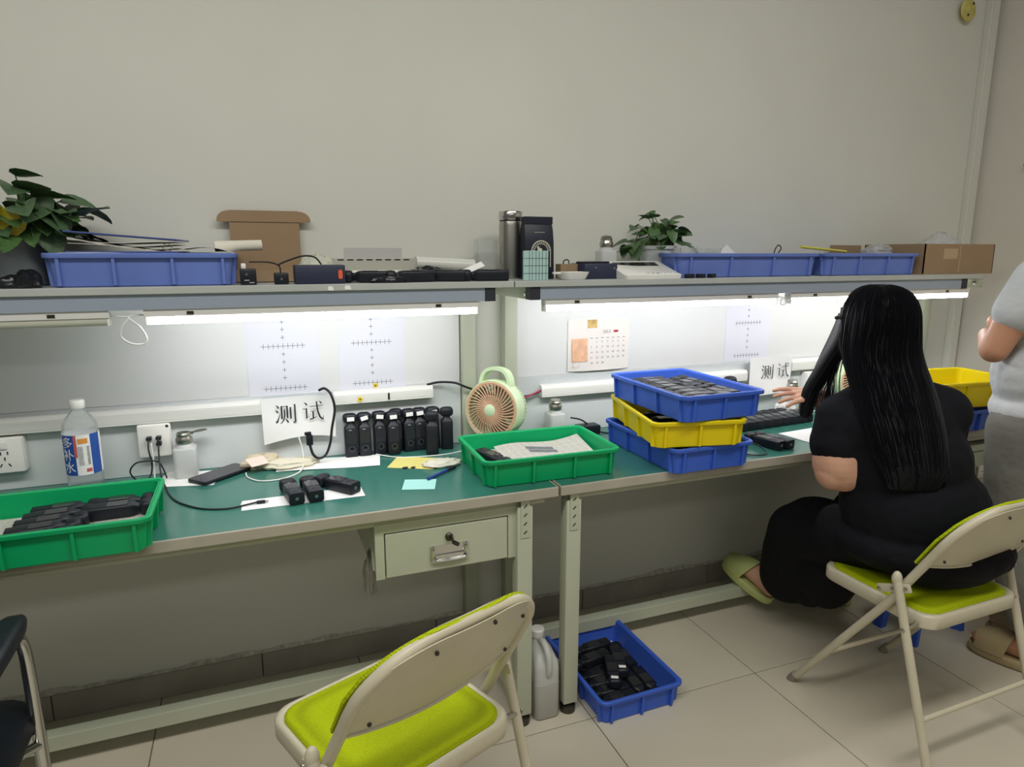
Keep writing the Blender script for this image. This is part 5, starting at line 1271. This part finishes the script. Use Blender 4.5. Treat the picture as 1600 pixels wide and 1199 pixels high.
def face_bits(M, parent, browm):
    inv = T(*(-Vector(parent.location)))
    for sx in (-1, 1):
        e_ = MB(inv @ M).sell((sx * 0.031, 0.074, 0.004), (0.014, 0.012, 0.009), nu=12, nv=8).build('eye', mat('eye_white', 'e8e4de', 0.3), parent)
        MB(inv @ M).sell((sx * 0.031, 0.083, 0.004), (0.006, 0.005, 0.006), nu=10, nv=6).build('iris', mat('iris_dark', '2a1c14', 0.2), e_)
        MB(inv @ M).sell((sx * 0.031, 0.088, 0.026), (0.018, 0.004, 0.0035), nu=10, nv=6).build('brow', browm, parent)
    MB(inv @ M).sell((0, 0.096, -0.060), (0.021, 0.006, 0.004)).sell((0, 0.095, -0.066), (0.018, 0.006, 0.005)).build('lips', mat('lip', 'b0685e', 0.5), parent)

# --- seated person
P1 = thing('person', 'seated person in black T-shirt and trousers with long black hair', 'person', (1.82, 1.33, 0))
def WB(): return MB(T(*(-Vector(P1.location))))
PH = -30.0                               # torso turned to its right
rt = Vector((math.cos(R(PH)), math.sin(R(PH)), 0)); fw = Vector((-math.sin(R(PH)), math.cos(R(PH)), 0))
RT = RZ(PH)
neck0 = Vector((1.730, 1.405, 1.000)); headc = Vector((1.752, 1.470, 1.190))
shL, shR = Vector((1.630, 1.462, 0.915)), Vector((1.868, 1.327, 0.940))
elL, wrL = Vector((1.596, 1.440, 0.755)), Vector((1.690, 1.585, 0.945))
elR, wrR = Vector((2.000, 1.420, 0.790)), Vector((1.985, 1.640, 0.800))
kneeL, ankL = Vector((1.690, 1.690, 0.455)), Vector((1.798, 1.872, 0.165))
kneeR, ankR = Vector((2.010, 1.680, 0.470)), Vector((2.165, 1.870, 0.090))
hipL, hipR = Vector((1.735, 1.370, 0.545)), Vector((1.915, 1.290, 0.545))
b = WB()
HM1 = head_shape(b, headc, PH + 4, -14)
b.capsule(neck0 - Vector((0, 0, 0.05)), headc + Vector((-0.01, -0.015, -0.05)), 0.055, 0.050)
b.sell((1.755, 1.372, 0.86), (0.140, 0.100, 0.18), rot=RT); b.sell((1.80, 1.330, 0.64), (0.150, 0.120, 0.15), rot=RT)
for sh, el, wr in ((shL, elL, wrL), (shR, elR, wrR)):
    b.capsule(neck0, sh, 0.055, 0.065); b.capsule(sh, el, 0.060, 0.054); b.capsule(el, wr, 0.052, 0.030)
b.sell(elL + Vector((0.022, -0.010, 0.030)), (0.086, 0.066, 0.088), rot=RZ(-50)); b.capsule(elL + Vector((0.02, 0, 0.03)), shL, 0.076, 0.066)
hand(b, wrL, (-0.90, 0.30, 0.14), (0.05, -0.35, 0.93), 1, 0.22, 0.98, 1.3)
hand(b, wrR, (-0.35, 0.94, -0.02), (0, 0, 1), 1, 0.25, 0.95)
for hp, kn, an in ((hipL, kneeL, ankL), (hipR, kneeR, ankR)):
    b.capsule(hp, kn, 0.070, 0.056); b.capsule(kn, an, 0.052, 0.036)
_hb, _tb = Vector((1.800, 1.862, 0.058)), Vector((1.722, 2.058, 0.158)); _ax = (_tb - _hb).normalized(); _up = _ax.cross(Vector((0, 0, 1))).normalized().cross(_ax)
heelL, toeL = _hb + _up * 0.058 + _ax * 0.032, _tb + _up * 0.058 - _ax * 0.013
heelR, toeR = Vector((2.165, 1.845, 0.0602)), Vector((2.185, 2.040, 0.0602))
for an, hl, to in ((ankL, heelL, toeL), (ankR, heelR, toeR)):
    b.capsule(an, hl, 0.036, 0.030); b.capsule(hl, hl.lerp(to, 0.6), 0.030, 0.026); b.capsule(hl.lerp(to, 0.35) + Vector((0, 0, 0.01)), hl.lerp(to, 0.8), 0.036, 0.026); b.capsule(an, hl.lerp(to, 0.5) + Vector((0, 0, 0.01)), 0.034, 0.028)
    sd = (to - hl).cross(Vector((0, 0, 1))).normalized()
    for q in (-0.030, -0.015, 0.0, 0.016, 0.031):
        b.capsule(hl.lerp(to, 0.72) + sd * q * 0.9, hl.lerp(to, 0.90 - abs(q) * 3.0) + sd * q, 0.011, 0.0088, 10, 4)
remeshed('body', b, skin_m, 0.0042, 5, P1)
face_bits(HM1, P1, hair_m)
# T-shirt
s_ = WB()
s_.sell((1.745, 1.385, 0.90), (0.185, 0.130, 0.135), rot=RT); s_.sell((1.776, 1.360, 0.79), (0.186, 0.158, 0.165), rot=RT); s_.sell((1.802, 1.330, 0.66), (0.205, 0.175, 0.165), rot=RT)
s_.sell((1.815, 1.315, 0.555), (0.228, 0.178, 0.090), rot=RT)
s_.capsule(neck0 - Vector((0, 0, 0.01)), shL, 0.070, 0.072); s_.capsule(neck0 - Vector((0, 0, 0.01)), shR, 0.074, 0.082)
s_.capsule(shL, shL.lerp(elL, 0.48) + Vector((0.012, 0, 0)), 0.074, 0.088); s_.capsule(shR, shR.lerp(elR, 0.62), 0.078, 0.076)
s_.capsule(shL.lerp(elL, 0.3) + fw * 0.02, shL.lerp(elL, 0.50) + fw * 0.035, 0.068, 0.070)
remeshed('t_shirt', s_, blackcloth_m, 0.007, 8, P1)
# trousers
t_ = WB()
t_.sell((1.835, 1.310, 0.545), (0.245, 0.195, 0.088), rot=RT)
t_.sell((1.86, 1.255, 0.500), (0.195, 0.125, 0.044), rot=RZ(4))
for hp, kn, hem in ((hipL + Vector((0, 0, 0.005)), kneeL + Vector((0.02, -0.02, 0.0)), Vector((1.785, 1.765, 0.235))), (hipR, kneeR, Vector((2.070, 1.790, 0.205)))):
    t_.capsule(hp, kn, 0.098, 0.098); t_.capsule(kn, kn.lerp(hem, 0.5), 0.098, 0.105); t_.capsule(kn.lerp(hem, 0.4), hem, 0.105, 0.105)
t_.sell((1.80, 1.69, 0.30), (0.10, 0.12, 0.15)); t_.sell((1.74, 1.58, 0.50), (0.105, 0.16, 0.095)); t_.sell((1.79, 1.60, 0.36), (0.11, 0.11, 0.17))
remeshed('trousers', t_, blackpant_m, 0.008, 8, P1)
# hair
h_ = WB()
h_.sell(headc + Vector((-0.003, -0.006, 0.014)), (0.097, 0.108, 0.106), rot=RZ(PH))
secs = []
keys = [(1.312, 0.000, 0.020, 0.022), (1.304, -0.004, 0.052, 0.056), (1.288, -0.010, 0.075, 0.082), (1.262, -0.016, 0.092, 0.098), (1.225, -0.022, 0.101, 0.103), (1.170, -0.032, 0.105, 0.092), (1.110, -0.052, 0.108, 0.072),
        (1.05, -0.080, 0.111, 0.054), (0.99, -0.108, 0.112, 0.042), (0.93, -0.130, 0.108, 0.034), (0.87, -0.143, 0.100, 0.026), (0.81, -0.150, 0.092, 0.018), (0.75, -0.152, 0.070, 0.010)]
N = 60
for k in range(N + 1):
    q = k / N * (len(keys) - 1); i = min(int(q), len(keys) - 2); t = q - i
    z, off, wx, wy = [keys[i][j] + (keys[i + 1][j] - keys[i][j]) * t for j in range(4)]
    ax = Vector((1.750, 1.466, 0)).lerp(Vector((1.772, 1.362, 0)), min(1, max(0, (1.12 - z) / 0.32)))
    c = ax + fw * (off if z > 1.1 else off) - rt * (0.006 + 0.016 * min(1, max(0, (1.15 - z) / 0.3)))
    secs.append([tuple(Vector((c.x, c.y, z)) + rt * (wx * math.copysign(abs(math.cos(a)) ** 0.8, math.cos(a))) + fw * (wy * math.sin(a))) for a in [2 * PI * m / 28 for m in range(28)]])
h_.loops(secs)
LOCKS = []
def lock(pts, r0, r1):
    LOCKS.append((pts, r0, r1))
    P = smooth_path(pts, 4)
    for i in range(len(P) - 1):
        a, c = r0 + (r1 - r0) * i / (len(P) - 1), r0 + (r1 - r0) * (i + 1) / (len(P) - 1)
        h_.capsule(P[i], P[i + 1], a, c, 12, 4)
lf = headc - rt * 0.080
lock([lf + Vector((0.01, 0, 0.05)), lf - rt * 0.012 + Vector((0, 0, -0.04)), lf - rt * 0.050 + fw * 0.02 + Vector((0, 0, -0.13)), lf - rt * 0.085 + fw * 0.03 + Vector((0, 0, -0.21)), lf - rt * 0.098 + fw * 0.03 + Vector((0, 0, -0.285))], 0.034, 0.022)
lock([lf + fw * 0.03 + Vector((0.01, 0, 0.03)), lf - rt * 0.020 + fw * 0.04 + Vector((0, 0, -0.05)), lf - rt * 0.055 + fw * 0.05 + Vector((0, 0, -0.15)), lf - rt * 0.085 + fw * 0.05 + Vector((0, 0, -0.26))], 0.030, 0.018)
rg = headc + rt * 0.080
lock([rg + Vector((0, 0, 0.05)), rg + rt * 0.010 + Vector((0, 0, -0.03)), rg + rt * 0.030 + fw * 0.01 + Vector((0, 0, -0.11)), rg + rt * 0.055 + fw * 0.02 + Vector((0, 0, -0.19))], 0.028, 0.012)
hair = remeshed('hair', h_, hair_m, 0.005, 34, P1)
st = WB(); rnd = random.Random(5)
for k in range(520):
    a0 = rnd.uniform(-PI - 0.5, 0.5); wob = rnd.uniform(-0.25, 0.25); ph = rnd.uniform(0, 6)
    k1 = rnd.randint(44, 61); k0 = rnd.randint(1, 10); lift = rnd.uniform(0.992, 1.022)
    pts = []
    for kk in range(k0, k1, 4):
        sec = secs[kk]; q = ((a0 + wob * (kk / 60) + 0.03 * math.sin(ph + kk * 0.15)) % (2 * PI)) / (2 * PI) * 28
        i0 = int(q) % 28; f_ = q - int(q)
        ctr = Vector((0, 0, 0))
        for p in sec: ctr += Vector(p)
        ctr /= 28
        pt = Vector(sec[i0]).lerp(Vector(sec[(i0 + 1) % 28]), f_)
        pts.append(ctr + (pt - ctr) * lift)
    if len(pts) > 2: st.tube(smooth_path(pts, 2), 0.0011, 3)
for k in range(60):
    f = rnd.random(); o1 = Vector((rnd.uniform(-.012, .012), rnd.uniform(-.012, .012), 0))
    p0 = lf - rt * 0.005 + Vector((0.0, 0, 0.02 - 0.06 * rnd.random())) + o1
    p1 = lf - rt * (0.055 - 0.03 * f) + fw * 0.01 + Vector((0, 0, -0.15)) + o1
    p2 = lf - rt * (0.105 - 0.085 * f) + fw * (0.02 - 0.02 * f) + Vector((0, 0, -0.24 - 0.07 * rnd.random())) + o1 * 1.5
    st.tube(smooth_path([p0, p1, p2], 5), 0.0009, 4)
for k in range(30):
    f = rnd.random(); o1 = Vector((rnd.uniform(-.010, .010), rnd.uniform(-.010, .010), 0))
    p0 = rg + Vector((0, 0, -0.02 * f)) + o1; p1 = rg + rt * (0.012 + 0.02 * f) + Vector((0, 0, -0.10)) + o1; p2 = rg + rt * (0.02 + 0.045 * f) + Vector((0, 0, -0.19)) + o1
    st.tube(smooth_path([p0, p1, p2], 5), 0.0009, 4)
for path, r0, r1 in LOCKS:
    Pq = smooth_path(path, 4)
    for k in range(150):
        a0 = rnd.uniform(0, 2 * PI); pts = []
        n1 = rnd.randint(len(Pq) * 2 // 3, len(Pq))
        for i in range(0, n1, 2):
            rr_ = (r0 + (r1 - r0) * i / (len(Pq) - 1)) * rnd.uniform(0.97, 1.06) if i == 0 else (r0 + (r1 - r0) * i / (len(Pq) - 1)) * 1.0
            pts.append(Pq[i] + (rt * math.cos(a0) + fw * math.sin(a0)) * rr_)
        if len(pts) > 2: st.tube(smooth_path(pts, 2), 0.0011, 3)
so = st.build('loose_strands', hair_m, hair, 60); so['kind'] = 'stuff'
cl = WB(); cl.sell(lf - rt * 0.026 + Vector((0, 0, 0.022)), (0.012, 0.010, 0.007)); cl.sell(lf - rt * 0.040 + Vector((0, 0, 0.020)), (0.007, 0.006, 0.006))
cl.build('hair_clip', blackg_m, P1)
def slide(parent, hl, to, m, w=0.047, name='slide_sandal', strap=(0.42, 0.86, 0.08, 0.06)):
    hl, to = Vector(hl), Vector(to); ax = (to - hl); L = ax.length + 0.045; ax.normalize()
    sd = ax.cross(Vector((0, 0, 1))).normalized(); up = sd.cross(ax).normalized()
    M = Matrix([[sd[i], ax[i], up[i], hl[i]] for i in range(3)] + [[0, 0, 0, 1]])
    M = T(*(-Vector(parent.location))) @ M
    out = []
    for k in range(28):
        a = 2 * PI * k / 28
        yv = math.sin(a); wv = w * (1.0 + 0.10 * yv)
        out.append((math.copysign(abs(math.cos(a)) ** 0.75, math.cos(a)) * wv, L / 2 - 0.032 + yv * L / 2))
    sole = MB(M); zz = -0.032
    sole.loops([[(x * f, (y - L / 2 + .03) * f + L / 2 - .03, z) for x, y in out] for f, z in ((0.94, zz - 0.026), (0.99, zz - 0.020), (1.0, zz - 0.006), (0.99, zz + 0.004), (0.94, zz + 0.006), (0.88, zz))])
    so = sole.build(name, m, parent, 50)
    st = MB(M)
    y0, y1 = L * strap[0], L * strap[1] - 0.033
    def fn(u, v):
        a = PI * u
        y = y0 + (y1 - y0) * v - 0.022 * math.sin(a) * (1 - v)
        t = max(-0.999, min(0.999, (y - (L / 2 - 0.032)) / (L / 2)))
        hw = math.sqrt(1 - t * t) ** 0.75 * w * (1 + 0.10 * t)
        return (math.cos(a) * (hw + 0.003), y, zz + max(math.sin(a), 0) ** 0.75 * (strap[2] + (strap[3] - strap[2]) * v ** 1.5))
    st.grid(fn, 18, 10, 0.006); st.build('strap', m, so, 60)
slide(P1, heelL, toeL, slide_m, strap=(0.46, 0.995, 0.085, 0.036)); slide(P1, heelR, toeR, slide_m, strap=(0.46, 0.995, 0.085, 0.036))

# --- standing person at the picture edge
P2 = thing('person', 'standing person with folded arms in pale T-shirt and grey trousers', 'person', (2.395, 1.380, 0))
C2 = Vector((2.395, 1.380, 0)); f2 = Vector((-0.30, 0.954, 0)).normalized(); l2 = Vector((-f2.y, f2.x, 0))   # l2: the person's left
ang2 = math.degrees(math.atan2(-f2.x, f2.y)); R2 = RZ(ang2)
def Q(l, f, z): return C2 + l2 * l + f2 * f + Vector((0, 0, z))
def PB(): return MB(T(*(-Vector(P2.location))))
b = PB()
HM2 = head_shape(b, Q(-0.10, -0.045, 1.520), ang2 - 20, -4)
b.capsule(Q(-0.05, -0.01, 1.33), Q(-0.09, -0.05, 1.45), 0.055, 0.052)
b.sell(Q(0, 0, 1.18), (0.165, 0.10, 0.19), rot=R2); b.sell(Q(0, 0, 0.95), (0.155, 0.105, 0.17), rot=R2)
for s in (1, -1):
    sh, el = Q(0.175 * s, 0, 1.325), Q(0.215 * s, 0.080, 1.105); wr = Q(-0.010 if s > 0 else -0.080, 0.165, 1.125 if s > 0 else 1.165)
    b.capsule(Q(0, 0, 1.33), sh, 0.05, 0.055); b.capsule(sh, el, 0.052, 0.042); b.capsule(el, wr, 0.042, 0.029)
    hand(b, wr, -l2 * s + f2 * (-0.55 if s > 0 else -0.25) + Vector((0, 0, 0.10)), f2 + Vector((0, 0, 0.2)), s, 0.30, 0.9, 0.6)
    la = 0.032 if s > 0 else -0.150
    b.capsule(Q(0.09 * s, 0, 0.86), Q((0.09 * s + la) / 2, 0.0, 0.47), 0.085, 0.058); b.capsule(Q((0.09 * s + la) / 2, 0.0, 0.47), Q(la, -0.105, 0.10), 0.056, 0.036)
    hl, to = Q(la, -0.130, 0.062), Q(la, 0.072, 0.058)
    b.capsule(Q(la, -0.105, 0.10), hl, 0.036, 0.028); b.capsule(hl, hl.lerp(to, 0.7), 0.028, 0.026); b.capsule(Q(la, -0.095, 0.09), hl.lerp(to, 0.6), 0.036, 0.028)
    for q in (-0.030, -0.015, 0.0, 0.016, 0.031):
        b.capsule(hl.lerp(to, 0.70) + l2 * q * 0.9, hl.lerp(to, 1.0 - abs(q) * 2.5) + l2 * q, 0.012, 0.0095, 10, 4)
remeshed('body', b, skin2_m, 0.0042, 5, P2)
face_bits(HM2, P2, hair_m)
s_ = PB()
s_.sell(Q(0, 0.0, 1.20), (0.190, 0.125, 0.17), rot=R2); s_.sell(Q(0, 0.005, 1.02), (0.185, 0.130, 0.17), rot=R2); s_.sell(Q(0, 0.0, 0.90), (0.185, 0.128, 0.085), rot=R2)
for s in (1, -1):
    sh, el = Q(0.175 * s, 0, 1.325), Q(0.215 * s, 0.080, 1.105)
    s_.capsule(Q(0, 0, 1.335), sh, 0.064, 0.070); s_.capsule(sh, sh.lerp(el, 0.45), 0.070, 0.070)
remeshed('t_shirt', s_, tee_m, 0.007, 6, P2)
t_ = PB()
t_.sell(Q(0, 0, 0.88), (0.178, 0.120, 0.11), rot=R2)
for s in (1, -1):
    la = 0.032 if s > 0 else -0.150
    t_.capsule(Q(0.09 * s, 0, 0.84), Q((0.09 * s + la) / 2, 0.0, 0.48), 0.108, 0.084); t_.capsule(Q((0.09 * s + la) / 2, 0.0, 0.48), Q(la, -0.080, 0.19), 0.084, 0.074)
remeshed('trousers', t_, greypant_m, 0.007, 6, P2)
h_ = PB(); h_.sell(Q(-0.10, -0.062, 1.548), (0.088, 0.103, 0.096), rot=R2 @ RZ(-20)); h_.sell(Q(-0.10, -0.105, 1.50), (0.080, 0.065, 0.085), rot=R2 @ RZ(-20))
remeshed('hair', h_, hair_m, 0.006, 4, P2)
for s in (1, -1):
    la = 0.032 if s > 0 else -0.150
    slide(P2, Q(la, -0.130, 0.0622), Q(la, 0.072, 0.0622), slide2_m, strap=(0.40, 0.90, 0.085, 0.060))
